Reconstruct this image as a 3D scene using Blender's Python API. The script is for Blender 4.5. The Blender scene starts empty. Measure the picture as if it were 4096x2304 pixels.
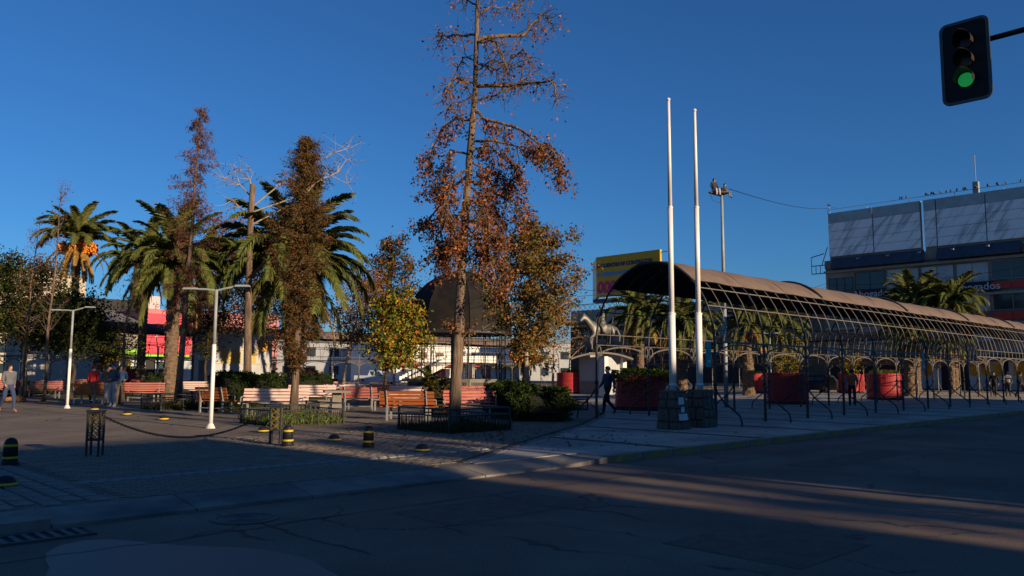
import bpy, math, random
import numpy as np
from mathutils import Vector, Matrix

R = random.Random(11)
NR = np.random.RandomState(5)
rad = math.radians
SC = bpy.context.scene
COL = SC.collection

# ------------------------------------------------------------------ camera
FPX, CX, CY, CAMZ = 3200.0, 2048.0, 1152.0, 1.5
PITCH, ROLL = math.atan(338 / 3200.0), 0.0055
_f = Vector((0, math.cos(PITCH), math.sin(PITCH)))
_u = Vector((0, -math.sin(PITCH), math.cos(PITCH)))
_r = Vector((1, 0, 0))
CR = _r * math.cos(ROLL) + _u * math.sin(ROLL)
CU = _u * math.cos(ROLL) - _r * math.sin(ROLL)
cam = bpy.data.cameras.new('camera')
cam.sensor_width = 36.0
cam.lens = 36.0 * FPX / 4096.0
cam.clip_start, cam.clip_end = 0.05, 3000
co = bpy.data.objects.new('camera', cam)
COL.objects.link(co)
mw = Matrix.Identity(4)
for i in range(3):
    mw[i][0], mw[i][1], mw[i][2] = CR[i], CU[i], -_f[i]
mw[2][3] = CAMZ
co.matrix_world = mw
SC.camera = co

# ------------------------------------------------------------------ light
SUN_EL = rad(14.0)
SH = Vector((0.742, -0.670))          # horizontal direction towards the sun
SH.normalize()
TOSUN = Vector((SH.x * math.cos(SUN_EL), SH.y * math.cos(SUN_EL), math.sin(SUN_EL)))
wld = bpy.data.worlds.new('World')
SC.world = wld
wld.use_nodes = True
wn = wld.node_tree
sky = wn.nodes.new('ShaderNodeTexSky')
sky.sky_type = 'NISHITA'
sky.sun_disc = False
sky.sun_elevation = SUN_EL
sky.sun_rotation = math.atan2(SH.x, SH.y)
sky.altitude = 600
sky.air_density = 1.2
sky.dust_density = 0.0
sky.ozone_density = 9.5
wn.links.new(sky.outputs[0], wn.nodes['Background'].inputs[0])
wn.nodes['Background'].inputs[1].default_value = 0.076
sl = bpy.data.lights.new('sun', 'SUN')
sl.energy = 5.0
sl.angle = rad(0.53)
sl.color = (1.0, 0.78, 0.52)
so = bpy.data.objects.new('sun', sl)
COL.objects.link(so)
so.rotation_euler = TOSUN.to_track_quat('Z', 'Y').to_euler()
SC.view_settings.view_transform = 'Standard'
SC.view_settings.look = 'None'
SC.view_settings.exposure = 0.5
SC.view_settings.gamma = 1.0
SC.view_settings.use_curve_mapping = False
SC.render.engine = 'CYCLES'
SC.cycles.max_bounces = 6
SC.cycles.diffuse_bounces = 3
SC.cycles.glossy_bounces = 2
SC.cycles.transparent_max_bounces = 4
SC.cycles.use_denoising = True

# ------------------------------------------------------------------ frames
# street grid: u runs along the street (right and away), v across it (left and away)
UA = Vector((0.715, 0.699))
UA.normalize()
VA = Vector((-UA.y, UA.x))
GRZ = math.atan2(UA.y, UA.x)


def W(u, v, z=0.0):
    return Vector((UA.x * u + VA.x * v, UA.y * u + VA.y * v, z))


def ray(x, y):
    return _f * FPX + CR * (x - CX) - CU * (y - CY)


def G(x, y, z=0.0):
    d = ray(x, y)
    t = (z - CAMZ) / d.z
    return Vector((d.x * t, d.y * t, z))


def P(x, y, Y):
    d = ray(x, y)
    t = Y / d.y
    return Vector((d.x * t, Y, CAMZ + d.z * t))


def toUV(p):
    return p.x * UA.x + p.y * UA.y, p.x * VA.x + p.y * VA.y


# ------------------------------------------------------------------ materials
MATS = {}


def nodes_of(name):
    m = bpy.data.materials.new(name)
    m.use_nodes = True
    return m, m.node_tree, m.node_tree.nodes['Principled BSDF']


def M(name, col, rough=0.8, var=0.18, scale=4.0, bump=0.0, bscale=40.0, metal=0.0, spec=0.3, stretch=None, dirt=None):
    """plain surface with grain: two octaves of noise on colour, optional fine relief and stains"""
    if name in MATS:
        return MATS[name]
    m, t, b = nodes_of(name)
    n = t.nodes
    tc = n.new('ShaderNodeTexCoord')
    src = tc.outputs['Object']
    if stretch:
        mp = n.new('ShaderNodeMapping')
        mp.inputs['Scale'].default_value = stretch
        t.links.new(src, mp.inputs[0])
        src = mp.outputs[0]
    nz = n.new('ShaderNodeTexNoise')
    nz.inputs['Scale'].default_value = scale
    nz.inputs['Detail'].default_value = 6
    nz.inputs['Roughness'].default_value = 0.65
    t.links.new(src, nz.inputs['Vector'])
    rp = n.new('ShaderNodeValToRGB')
    rp.color_ramp.elements[0].position = 0.3
    rp.color_ramp.elements[1].position = 0.7
    c0 = [c * (1 - var) for c in col]
    c1 = [min(1, c * (1 + var)) for c in col]
    rp.color_ramp.elements[0].color = (*c0, 1)
    rp.color_ramp.elements[1].color = (*c1, 1)
    t.links.new(nz.outputs[0], rp.inputs[0])
    out = rp.outputs[0]
    if dirt:
        n2 = n.new('ShaderNodeTexNoise')
        n2.inputs['Scale'].default_value = scale * 0.35
        n2.inputs['Detail'].default_value = 5
        t.links.new(src, n2.inputs['Vector'])
        r2 = n.new('ShaderNodeValToRGB')
        r2.color_ramp.elements[0].position = 0.48
        r2.color_ramp.elements[1].position = 0.66
        t.links.new(n2.outputs[0], r2.inputs[0])
        mx = n.new('ShaderNodeMix')
        mx.data_type = 'RGBA'
        mx.inputs[7].default_value = (*dirt, 1)
        t.links.new(r2.outputs[0], mx.inputs[0])
        t.links.new(out, mx.inputs[6])
        out = mx.outputs[2]
    t.links.new(out, b.inputs['Base Color'])
    b.inputs['Roughness'].default_value = rough
    b.inputs['Metallic'].default_value = metal
    b.inputs['Specular IOR Level'].default_value = spec
    if bump:
        n3 = n.new('ShaderNodeTexNoise')
        n3.inputs['Scale'].default_value = bscale
        n3.inputs['Detail'].default_value = 4
        t.links.new(src, n3.inputs['Vector'])
        bp = n.new('ShaderNodeBump')
        bp.inputs['Strength'].default_value = bump
        bp.inputs['Distance'].default_value = 0.02
        t.links.new(n3.outputs[0], bp.inputs['Height'])
        t.links.new(bp.outputs[0], b.inputs['Normal'])
    MATS[name] = m
    return m


def leafmat():
    m, t, b = nodes_of('leaf')
    n = t.nodes
    at = n.new('ShaderNodeAttribute')
    at.attribute_name = 'Col'
    d = n.new('ShaderNodeBsdfDiffuse')
    tr = n.new('ShaderNodeBsdfTranslucent')
    mx = n.new('ShaderNodeMixShader')
    mx.inputs[0].default_value = 0.28
    t.links.new(at.outputs['Color'], d.inputs[0])
    t.links.new(at.outputs['Color'], tr.inputs[0])
    t.links.new(d.outputs[0], mx.inputs[1])
    t.links.new(tr.outputs[0], mx.inputs[2])
    t.links.new(mx.outputs[0], n['Material Output'].inputs[0])
    n.remove(b)
    return m


def brickmat(name, c1, c2, mort, sx, sy, off=0.5, rough=0.85, bump=0.3):
    """far surfaces whose pieces are too small to build: pavers on the ground plane (object xy)"""
    m, t, b = nodes_of(name)
    n = t.nodes
    tc = n.new('ShaderNodeTexCoord')
    br = n.new('ShaderNodeTexBrick')
    br.inputs['Color1'].default_value = (*c1, 1)
    br.inputs['Color2'].default_value = (*c2, 1)
    br.inputs['Mortar'].default_value = (*mort, 1)
    br.inputs['Scale'].default_value = 1
    br.inputs['Brick Width'].default_value = sx
    br.inputs['Row Height'].default_value = sy
    br.inputs['Mortar Size'].default_value = 0.006
    br.offset = off
    t.links.new(tc.outputs['Object'], br.inputs['Vector'])
    nz = n.new('ShaderNodeTexNoise')
    nz.inputs['Scale'].default_value = 0.45
    nz.inputs['Detail'].default_value = 8
    nz.inputs['Roughness'].default_value = 0.7
    t.links.new(tc.outputs['Object'], nz.inputs['Vector'])
    mr = n.new('ShaderNodeMapRange')
    mr.inputs[1].default_value = 0.3
    mr.inputs[2].default_value = 0.7
    mr.inputs[3].default_value = 0.6
    mr.inputs[4].default_value = 1.35
    t.links.new(nz.outputs[0], mr.inputs[0])
    mx = n.new('ShaderNodeMix')
    mx.data_type = 'RGBA'
    mx.blend_type = 'MULTIPLY'
    mx.inputs[0].default_value = 1
    t.links.new(br.outputs[0], mx.inputs[6])
    t.links.new(mr.outputs[0], mx.inputs[7])
    t.links.new(mx.outputs[2], b.inputs['Base Color'])
    b.inputs['Roughness'].default_value = rough
    b.inputs['Specular IOR Level'].default_value = 0.25
    bp = n.new('ShaderNodeBump')
    bp.inputs['Strength'].default_value = bump
    bp.inputs['Distance'].default_value = 0.01
    bp.invert = True
    t.links.new(br.outputs['Fac'], bp.inputs['Height'])
    t.links.new(bp.outputs[0], b.inputs['Normal'])
    MATS[name] = m
    return m


def asphaltmat():
    m, t, b = nodes_of('asphalt')
    n = t.nodes
    tc = n.new('ShaderNodeTexCoord')
    o = tc.outputs['Object']

    def noise(s, d=6, r=0.6):
        z = n.new('ShaderNodeTexNoise')
        z.inputs['Scale'].default_value = s
        z.inputs['Detail'].default_value = d
        z.inputs['Roughness'].default_value = r
        t.links.new(o, z.inputs['Vector'])
        return z
    big = noise(0.35, 7, 0.65)
    fine = noise(55, 3, 0.7)
    rp = n.new('ShaderNodeValToRGB')
    rp.color_ramp.elements[0].position = 0.32
    rp.color_ramp.elements[1].position = 0.7
    rp.color_ramp.elements[0].color = (0.098, 0.071, 0.053, 1)
    rp.color_ramp.elements[1].color = (0.205, 0.150, 0.112, 1)
    t.links.new(big.outputs[0], rp.inputs[0])
    mr = n.new('ShaderNodeMapRange')
    mr.inputs[1].default_value = 0.25
    mr.inputs[2].default_value = 0.75
    mr.inputs[3].default_value = 0.45
    mr.inputs[4].default_value = 1.6
    t.links.new(fine.outputs[0], mr.inputs[0])
    mx = n.new('ShaderNodeMix')
    mx.data_type = 'RGBA'
    mx.blend_type = 'MULTIPLY'
    mx.inputs[0].default_value = 1
    t.links.new(rp.outputs[0], mx.inputs[6])
    t.links.new(mr.outputs[0], mx.inputs[7])
    # cracks
    wob = noise(1.3, 4, 0.6)
    va = n.new('ShaderNodeVectorMath')
    va.operation = 'MULTIPLY_ADD'
    va.inputs[1].default_value = (0.9, 0.9, 0)
    t.links.new(wob.outputs['Color'], va.inputs[0])
    t.links.new(o, va.inputs[2])
    vo = n.new('ShaderNodeTexVoronoi')
    vo.feature = 'DISTANCE_TO_EDGE'
    vo.inputs['Scale'].default_value = 0.42
    t.links.new(va.outputs[0], vo.inputs['Vector'])
    cr = n.new('ShaderNodeMapRange')
    cr.inputs[1].default_value = 0.0
    cr.inputs[2].default_value = 0.012
    cr.inputs[3].default_value = 0.75
    cr.inputs[4].default_value = 0.0
    t.links.new(vo.outputs['Distance'], cr.inputs[0])
    gate = noise(0.6, 2, 0.5)
    gr = n.new('ShaderNodeMapRange')
    gr.inputs[1].default_value = 0.48
    gr.inputs[2].default_value = 0.56
    t.links.new(gate.outputs[0], gr.inputs[0])
    mu = n.new('ShaderNodeMath')
    mu.operation = 'MULTIPLY'
    t.links.new(cr.outputs[0], mu.inputs[0])
    t.links.new(gr.outputs[0], mu.inputs[1])
    m2 = n.new('ShaderNodeMix')
    m2.data_type = 'RGBA'
    m2.inputs[7].default_value = (0.012, 0.012, 0.013, 1)
    t.links.new(mu.outputs[0], m2.inputs[0])
    t.links.new(mx.outputs[2], m2.inputs[6])
    t.links.new(m2.outputs[2], b.inputs['Base Color'])
    b.inputs['Roughness'].default_value = 0.82
    b.inputs['Specular IOR Level'].default_value = 0.25
    bp = n.new('ShaderNodeBump')
    bp.inputs['Strength'].default_value = 0.5
    bp.inputs['Distance'].default_value = 0.01
    t.links.new(fine.outputs[0], bp.inputs['Height'])
    t.links.new(bp.outputs[0], b.inputs['Normal'])
    return m


LEAF = leafmat()
ASPH = asphaltmat()
PAVE = brickmat('plaza_pavers', (0.225, 0.178, 0.132), (0.172, 0.138, 0.104), (0.05, 0.046, 0.042), 0.22, 0.11)
PAVER = M('paver', (0.198, 0.158, 0.118), 0.85, 0.35, 3.0, 0.3, 60)
CONC = M('concrete', (0.37, 0.332, 0.28), 0.85, 0.22, 1.6, 0.25, 30, dirt=(0.23, 0.205, 0.172))
CONC2 = M('concrete_strip', (0.205, 0.182, 0.152), 0.85, 0.25, 2.2, 0.3, 30, dirt=(0.09, 0.088, 0.085))
COBBLE = M('cobble', (0.05, 0.05, 0.052), 0.8, 0.3, 6, 0.4, 50)
COBL = M('light_cobble', (0.21, 0.205, 0.195), 0.8, 0.3, 6, 0.3, 50)
KERBM = M('kerb_stone', (0.20, 0.18, 0.12), 0.85, 0.3, 3, 0.3, 30, dirt=(0.34, 0.21, 0.02))
IRON = M('dark_iron', (0.020, 0.021, 0.024), 0.5, 0.3, 8, spec=0.4)
GPAINT = M('pergola_paint', (0.135, 0.115, 0.095), 0.55, 0.25, 5, spec=0.4)
ROOFM = M('pergola_roofing', (0.150, 0.106, 0.082), 0.8, 0.25, 1.2, 0.15, 12, dirt=(0.088, 0.063, 0.05))
UNDER = M('roof_underside', (0.010, 0.010, 0.011), 0.9, 0.2, 2)  # near-black puts the shade beneath the roofing into the colour
ROOFB = M('pergola_roofing_black', (0.018, 0.019, 0.023), 0.7, 0.3, 1.2, 0.2, 8)
DOMEM = M('dome_sheet', (0.013, 0.0115, 0.0105), 0.7, 0.35, 1.2, 0.2, 3, spec=0.12, dirt=(0.026, 0.021, 0.017))
BARK = M('bark', (0.150, 0.102, 0.070), 0.95, 0.62, 6, 1.0, 16, stretch=(3.2, 3.2, 0.35), dirt=(0.07, 0.048, 0.035))
BARKD = M('bark_dark', (0.055, 0.042, 0.034), 0.95, 0.4, 6, 0.8, 22, stretch=(3, 3, 0.5))
BARKP = M('bark_pale', (0.30, 0.25, 0.19), 0.9, 0.35, 5, 0.5, 18, stretch=(2, 2, 0.7))
PALMB = M('palm_bark', (0.14, 0.095, 0.062), 0.95, 0.4, 9, 0.6, 30)
REDB = M('red_brick_paint', (0.42, 0.038, 0.040), 0.5, 0.22, 5, 0.3, 40)
REDM = M('red_mortar', (0.10, 0.012, 0.013), 0.8, 0.2, 5)
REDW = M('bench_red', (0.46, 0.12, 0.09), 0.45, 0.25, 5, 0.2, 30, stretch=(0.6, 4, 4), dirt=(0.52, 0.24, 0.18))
PALW = M('bench_sunlit_worn', (0.70, 0.46, 0.38), 0.45, 0.2, 5, 0.2, 30, stretch=(0.6, 4, 4), dirt=(0.74, 0.62, 0.55))  # worn red made paler, blotches too: sunlight painted in for sunlit benches
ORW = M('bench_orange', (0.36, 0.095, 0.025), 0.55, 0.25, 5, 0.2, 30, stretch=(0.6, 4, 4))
BFRAME = M('bench_frame', (0.24, 0.235, 0.22), 0.6, 0.2, 6)
WHITE = M('white_paint', (0.72, 0.71, 0.68), 0.5, 0.12, 3, spec=0.4, stretch=(2, 2, .5), dirt=(0.50, 0.47, 0.42))
STONE = M('pedestal_stone', (0.115, 0.095, 0.075), 0.9, 0.35, 4, 0.6, 18, dirt=(0.09, 0.08, 0.065))
POSTER = M('poster_scraps', (0.60, 0.60, 0.58), 0.8, 0.15, 9)
BLK = M('black_rubber', (0.016, 0.016, 0.018), 0.55, 0.3, 6)
YEL = M('yellow_band', (0.62, 0.40, 0.02), 0.5, 0.2, 8)
HEDGEB = M('hedge_filler', (0.018, 0.022, 0.010), 0.95, 0.3, 5)  # dark colour of the light-blocking filler behind hedge leaves
SOIL = M('soil', (0.05, 0.038, 0.028), 0.95, 0.4, 5, 0.5, 20)
GREYW = M('grey_render', (0.40, 0.41, 0.42), 0.85, 0.1, 1.5, dirt=(0.34, 0.345, 0.35))
BEIGE = M('beige_render', (0.30, 0.27, 0.22), 0.85, 0.12, 0.8, dirt=(0.22, 0.20, 0.17))
CREAM = M('cream_render', (0.56, 0.48, 0.35), 0.85, 0.1, 0.8)
PINK = M('pink_render', (0.42, 0.17, 0.18), 0.85, 0.12, 0.8)
REDS = M('red_sign', (0.62, 0.035, 0.07), 0.5, 0.08, 2)
GLASS = M('window_glass', (0.030, 0.045, 0.055), 0.12, 0.3, 0.6, spec=0.6)
GLASSL = M('window_blind', (0.36, 0.42, 0.44), 0.4, 0.3, 0.7, spec=0.5)
DARKW = M('dark_shop', (0.018, 0.018, 0.020), 0.7, 0.3, 1)
ROOFG = M('corrugated_roof', (0.20, 0.19, 0.18), 0.7, 0.2, 2, stretch=(1, 6, 1))
TEAL = M('teal_banner', (0.02, 0.30, 0.30), 0.6, 0.1, 3)
STEEL = M('steel_pole', (0.26, 0.28, 0.28), 0.5, 0.15, 5, spec=0.4)
BRONZE = M('statue_metal', (0.13, 0.12, 0.105), 0.45, 0.3, 4, metal=0.3, dirt=(0.10, 0.10, 0.09))


# ------------------------------------------------------------------ mesh building
class MB:
    def __init__(s):
        s.v, s.f, s.m = [], [], []

    def add(s, vs, fs, mi=0):
        o = len(s.v)
        s.v.extend([tuple(p) for p in vs])
        for f in fs:
            s.f.append(tuple(i + o for i in f))
            s.m.append(mi)
        return s

    def box(s, c, d, mi=0, mat=None, taper=1.0):
        x, y, z = d[0] / 2, d[1] / 2, d[2] / 2
        vs = [Vector((sx * x * (taper if sz > 0 else 1), sy * y * (taper if sz > 0 else 1), sz * z)) for sz in (-1, 1) for sy in (-1, 1) for sx in (-1, 1)]
        if mat is not None:
            vs = [mat @ p for p in vs]
        vs = [p + Vector(c) for p in vs]
        return s.add(vs, [(0, 2, 3, 1), (4, 5, 7, 6), (0, 1, 5, 4), (2, 6, 7, 3), (0, 4, 6, 2), (1, 3, 7, 5)], mi)

    def tube(s, pts, rs, n=6, mi=0, cap=True):
        pts = [Vector(p) for p in pts]
        if not isinstance(rs, (list, tuple)):
            rs = [rs] * len(pts)
        rings = []
        up = None
        for i, p in enumerate(pts):
            a = pts[max(0, i - 1)]
            b = pts[min(len(pts) - 1, i + 1)]
            d = (b - a)
            if d.length < 1e-7:
                d = Vector((0, 0, 1))
            d.normalize()
            if up is None:
                up = Vector((1, 0, 0)) if abs(d.x) < 0.8 else Vector((0, 1, 0))
            x = up - d * up.dot(d)
            if x.length < 1e-5:
                x = Vector((0, 1, 0)) - d * d.y
            x.normalize()
            y = d.cross(x)
            up = x
            rings.append([p + (x * math.cos(2 * math.pi * k / n) + y * math.sin(2 * math.pi * k / n)) * rs[i] for k in range(n)])
        vs = [q for r in rings for q in r]
        fs = []
        for i in range(len(pts) - 1):
            for k in range(n):
                k2 = (k + 1) % n
                fs.append((i * n + k, i * n + k2, (i + 1) * n + k2, (i + 1) * n + k))
        if cap:
            fs.append(tuple(reversed(range(n))))
            fs.append(tuple((len(pts) - 1) * n + k for k in range(n)))
        return s.add(vs, fs, mi)

    def lathe(s, prof, n=16, c=(0, 0, 0), mi=0, a0=0.0, capb=True, capt=True):
        c = Vector(c)
        vs, fs = [], []
        for r, z in prof:
            for k in range(n):
                a = a0 + 2 * math.pi * k / n
                vs.append(c + Vector((r * math.cos(a), r * math.sin(a), z)))
        for i in range(len(prof) - 1):
            for k in range(n):
                k2 = (k + 1) % n
                fs.append((i * n + k, i * n + k2, (i + 1) * n + k2, (i + 1) * n + k))
        if capb:
            fs.append(tuple(reversed(range(n))))
        if capt:
            fs.append(tuple((len(prof) - 1) * n + k for k in range(n)))
        return s.add(vs, fs, mi)

    def prism(s, poly, z0, z1, mi=0):
        n = len(poly)
        vs = [(p[0], p[1], z0) for p in poly] + [(p[0], p[1], z1) for p in poly]
        fs = [tuple(reversed(range(n))), tuple(range(n, 2 * n))]
        for k in range(n):
            fs.append((k, (k + 1) % n, n + (k + 1) % n, n + k))
        return s.add(vs, fs, mi)

    def extr(s, poly, o, ex, ey, ez, th, mi=0):
        """2-D outline in the plane ex,ey at o, thickened by th along ez"""
        o, ex, ey, ez = Vector(o), Vector(ex), Vector(ey), Vector(ez)
        n = len(poly)
        a = [o + ex * p[0] + ey * p[1] - ez * th / 2 for p in poly]
        b = [o + ex * p[0] + ey * p[1] + ez * th / 2 for p in poly]
        fs = [tuple(reversed(range(n))), tuple(range(n, 2 * n))]
        for k in range(n):
            fs.append((k, (k + 1) % n, n + (k + 1) % n, n + k))
        return s.add(a + b, fs, mi)

    def mesh(s, name, mats, smooth=False):
        me = bpy.data.meshes.new(name)
        me.from_pydata(s.v, [], s.f)
        for m in (mats if isinstance(mats, (list, tuple)) else [mats]):
            me.materials.append(m)
        if any(s.m):
            me.polygons.foreach_set('material_index', s.m)
        if smooth:
            me.polygons.foreach_set('use_smooth', [True] * len(s.f))
        me.update()
        return me

    def build(s, name, mats, parent=None, smooth=False, loc=(0, 0, 0), rz=0.0):
        return inst(name, s.mesh(name, mats, smooth), parent, loc, rz)


def inst(name, me, parent=None, loc=(0, 0, 0), rot=0.0, scale=None):
    o = bpy.data.objects.new(name, me)
    COL.objects.link(o)
    o.location = loc
    if isinstance(rot, (int, float)):
        o.rotation_euler = (0, 0, rot)
    else:
        o.rotation_euler = rot
    if scale is not None:
        o.scale = (scale,) * 3 if isinstance(scale, (int, float)) else scale
    if parent is not None:
        o.parent = parent
    return o


def tag(o, label=None, cat=None, group=None, kind=None):
    if label:
        o['label'] = label
    if cat:
        o['category'] = cat
    if group:
        o['group'] = group
    if kind:
        o['kind'] = kind
    return o


def thing(name, label, cat, loc=(0, 0, 0), rz=0.0, group=None):
    o = inst(name, None, None, loc, rz)
    o.empty_display_size = 0.2
    return tag(o, label, cat, group)


TEXTS = []


def text(name, body, parent, loc, rot, size, mat, ext=0.01, off=0.0, shear=0.0, align='CENTER'):
    c = bpy.data.curves.new(name, 'FONT')
    c.body = body
    c.size = size
    c.extrude = ext
    c.offset = off
    c.shear = shear
    c.align_x = align
    c.align_y = 'CENTER'
    c.materials.append(mat)
    c.resolution_u = 3
    tmp = bpy.data.objects.new(name, c)
    COL.objects.link(tmp)
    o = bpy.data.objects.new(name, bpy.data.meshes.new(name))
    COL.objects.link(o)
    TEXTS.append((tmp, o))
    o.location = loc
    o.rotation_euler = rot
    o.parent = parent
    return o


def cloud(name, pos, size, cols, aspect=0.55, nbias=None, droop=0.0, dirs=None):
    """leaf-sized rhombic faces, one per position, random facing, own colour"""
    pos = np.asarray(pos, float)
    N = len(pos)
    size = np.broadcast_to(np.asarray(size, float), (N,))
    nrm = NR.normal(size=(N, 3))
    if nbias is not None:
        nrm += np.asarray(nbias)
    nrm /= np.linalg.norm(nrm, axis=1)[:, None] + 1e-9
    d = NR.normal(size=(N, 3)) if dirs is None else np.asarray(dirs) + NR.normal(size=(N, 3)) * 0.35
    d[:, 2] -= droop
    d -= nrm * (d * nrm).sum(1)[:, None]
    d /= np.linalg.norm(d, axis=1)[:, None] + 1e-9
    s = np.cross(nrm, d)
    L = size[:, None]
    bend = nrm * L * 0.18
    v = np.stack([pos - d * L * 0.5, pos + s * L * aspect * 0.5 + bend, pos + d * L * 0.5, pos - s * L * aspect * 0.5 + bend], 1).reshape(-1, 3)
    me = bpy.data.meshes.new(name)
    me.vertices.add(4 * N)
    me.vertices.foreach_set('co', v.ravel())
    me.loops.add(4 * N)
    me.loops.foreach_set('vertex_index', np.arange(4 * N, dtype=np.int32))
    me.polygons.add(N)
    me.polygons.foreach_set('loop_start', np.arange(0, 4 * N, 4, dtype=np.int32))
    me.update(calc_edges=True)
    ca = me.color_attributes.new('Col', 'FLOAT_COLOR', 'POINT')
    c4 = np.ones((N, 4))
    c4[:, :3] = cols
    ca.data.foreach_set('color', np.repeat(c4, 4, axis=0).ravel())
    me.materials.append(LEAF)
    return me


def palette(N, cols, w=None, jitter=0.25):
    cols = np.asarray(cols, float)
    w = np.ones(len(cols)) if w is None else np.asarray(w, float)
    i = NR.choice(len(cols), N, p=w / w.sum())
    c = cols[i] * (1 + NR.uniform(-jitter, jitter, (N, 1)))
    return np.clip(c, 0, 1)


AUT = [(0.24, 0.085, 0.030), (0.19, 0.060, 0.028), (0.30, 0.13, 0.04), (0.13, 0.06, 0.025), (0.10, 0.095, 0.025)]
AUTG = [(0.22, 0.10, 0.035), (0.16, 0.11, 0.03), (0.085, 0.095, 0.025), (0.25, 0.14, 0.04)]
YGR = [(0.19, 0.21, 0.025), (0.14, 0.18, 0.025), (0.42, 0.28, 0.02), (0.30, 0.10, 0.03), (0.07, 0.10, 0.02)]
DGR = [(0.035, 0.055, 0.014), (0.05, 0.07, 0.018), (0.028, 0.042, 0.014), (0.075, 0.07, 0.02)]
BRW = [(0.15, 0.065, 0.038), (0.19, 0.085, 0.048), (0.11, 0.048, 0.03)]
BRG = [(0.14, 0.065, 0.026), (0.085, 0.065, 0.022), (0.18, 0.080, 0.030), (0.055, 0.055, 0.02)]
HDG = [(0.030, 0.050, 0.012), (0.045, 0.065, 0.016), (0.022, 0.036, 0.010)]
GRS = [(0.11, 0.17, 0.03), (0.15, 0.20, 0.045), (0.08, 0.12, 0.025), (0.18, 0.18, 0.07)]


# =====================================================================================
# GROUND, ROAD, PLAZA
# =====================================================================================
def sheet(name, poly, z, mat, parent=None, rz=GRZ):
    """flat sheet in street-grid coordinates"""
    mb = MB()
    mb.add([(p[0], p[1], z) for p in poly], [tuple(range(len(poly)))])
    o = mb.build(name, mat, parent, rz=rz if parent is None else 0)
    return o


VK = 9.25                 # far kerb face (v)
RZ = -0.11                # road level
terrain = sheet('ground', [(-900, -900), (1400, -900), (1400, 1400), (-900, 1400)], -0.16, M('far_ground', (0.10, 0.097, 0.092), 0.95, 0.2, 0.3))
tag(terrain, 'dark flat city ground reaching out to the horizon', kind='structure')
road = sheet('road', [(-60, -7.5), (140, -7.5), (140, VK + 0.02), (-60, VK + 0.02)], RZ, ASPH)
tag(road, 'dark worn asphalt road in front of the plaza', kind='structure')
nearp = sheet('near_pavement', [(-60, -40.2), (140, -40.2), (140, -7.5), (-60, -7.5)], 0.0, CONC)
tag(nearp, 'concrete pavement on the near side of the road', kind='structure')

# boundary between paver plaza (left) and concrete slab walk (right)
BND = [(8.9, 10.2), (13.6, 12.9), (17.8, 15.2), (22.3, 18.2), (26.5, 21.8), (31, 26), (33.5, 29.5), (34, 34), (33, 38), (30, 44)]
plaza = sheet('plaza_paving', [(-60, 9.95), (160, 9.95), (160, 66), (-60, 66)], 0.0, PAVE)
tag(plaza, 'grey small-paver plaza floor under benches and trees', kind='structure')
for a, b, nm in ((66, 100, 'back_street'),):
    bs = sheet(nm, [(-60, a), (160, a), (160, b), (-60, b)], 0.004, ASPH)
    tag(bs, 'asphalt street behind the plaza', kind='structure')

# concrete strip (dropped kerb) along the plaza edge
strip = MB()
for i in range(26):
    u0 = -8 + i * 1.5
    hi = -0.004 if u0 < 2.5 else -0.075
    hr = -0.004 if (u0 > 9.5 or u0 < 1) else (-0.075 if u0 > 1 else hi)
    strip_z = hi
    mb = MB()
    j = R.uniform(-0.004, 0.004)
    a = 0.008
    mb.add([(u0 + a, VK, strip_z + j), (u0 + 1.5 - a, VK, hr + j), (u0 + 1.5 - a, 9.94, 0.006), (u0 + a, 9.94, 0.006),
            (u0 + a, VK, -0.15), (u0 + 1.5 - a, VK, -0.15), (u0 + 1.5 - a, 9.94, -0.15), (u0 + a, 9.94, -0.15)],
           [(0, 1, 2, 3), (4, 5, 1, 0), (1, 5, 6, 2), (3, 2, 6, 7), (0, 3, 7, 4)])
    if u0 < 11:
        mb.build('strip_slab', CONC2, plaza)
# kerb stones, painted yellow in places, along the raised stretch
kb = MB().box((0, 0, -0.075), (0.985, 0.16, 0.19)).mesh('kerb_stone', KERBM)
kerb = tag(inst('kerb', None, None, (0, 0, 0), GRZ), 'worn kerb stones with flaked yellow paint', kind='structure')
for i in range(70):
    u = 11.5 + i
    inst('kerb_stone', kb, kerb, (u + 0.5, VK + 0.08, -0.004 + R.uniform(-0.005, 0.005)), R.uniform(-0.006, 0.006))
for i in range(10):
    inst('kerb_stone', kb, kerb, (-7.9 + i, VK - 0.085, -0.004 + R.uniform(-0.005, 0.005)), R.uniform(-0.006, 0.006))

# slab walk: large concrete slabs with dark cobble bands between them
walk = tag(inst('slab_walk', None, None, (0, 0, 0), GRZ), 'pale concrete slab walk with dark cobble bands', kind='structure')


def bnd_v(u):
    for (u0, v0), (u1, v1) in zip(BND, BND[1:]):
        if u0 <= u <= u1:
            return v0 + (v1 - v0) * (u - u0) / (u1 - u0)
    return 60.0 if u > BND[6][0] else 9.9


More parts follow.
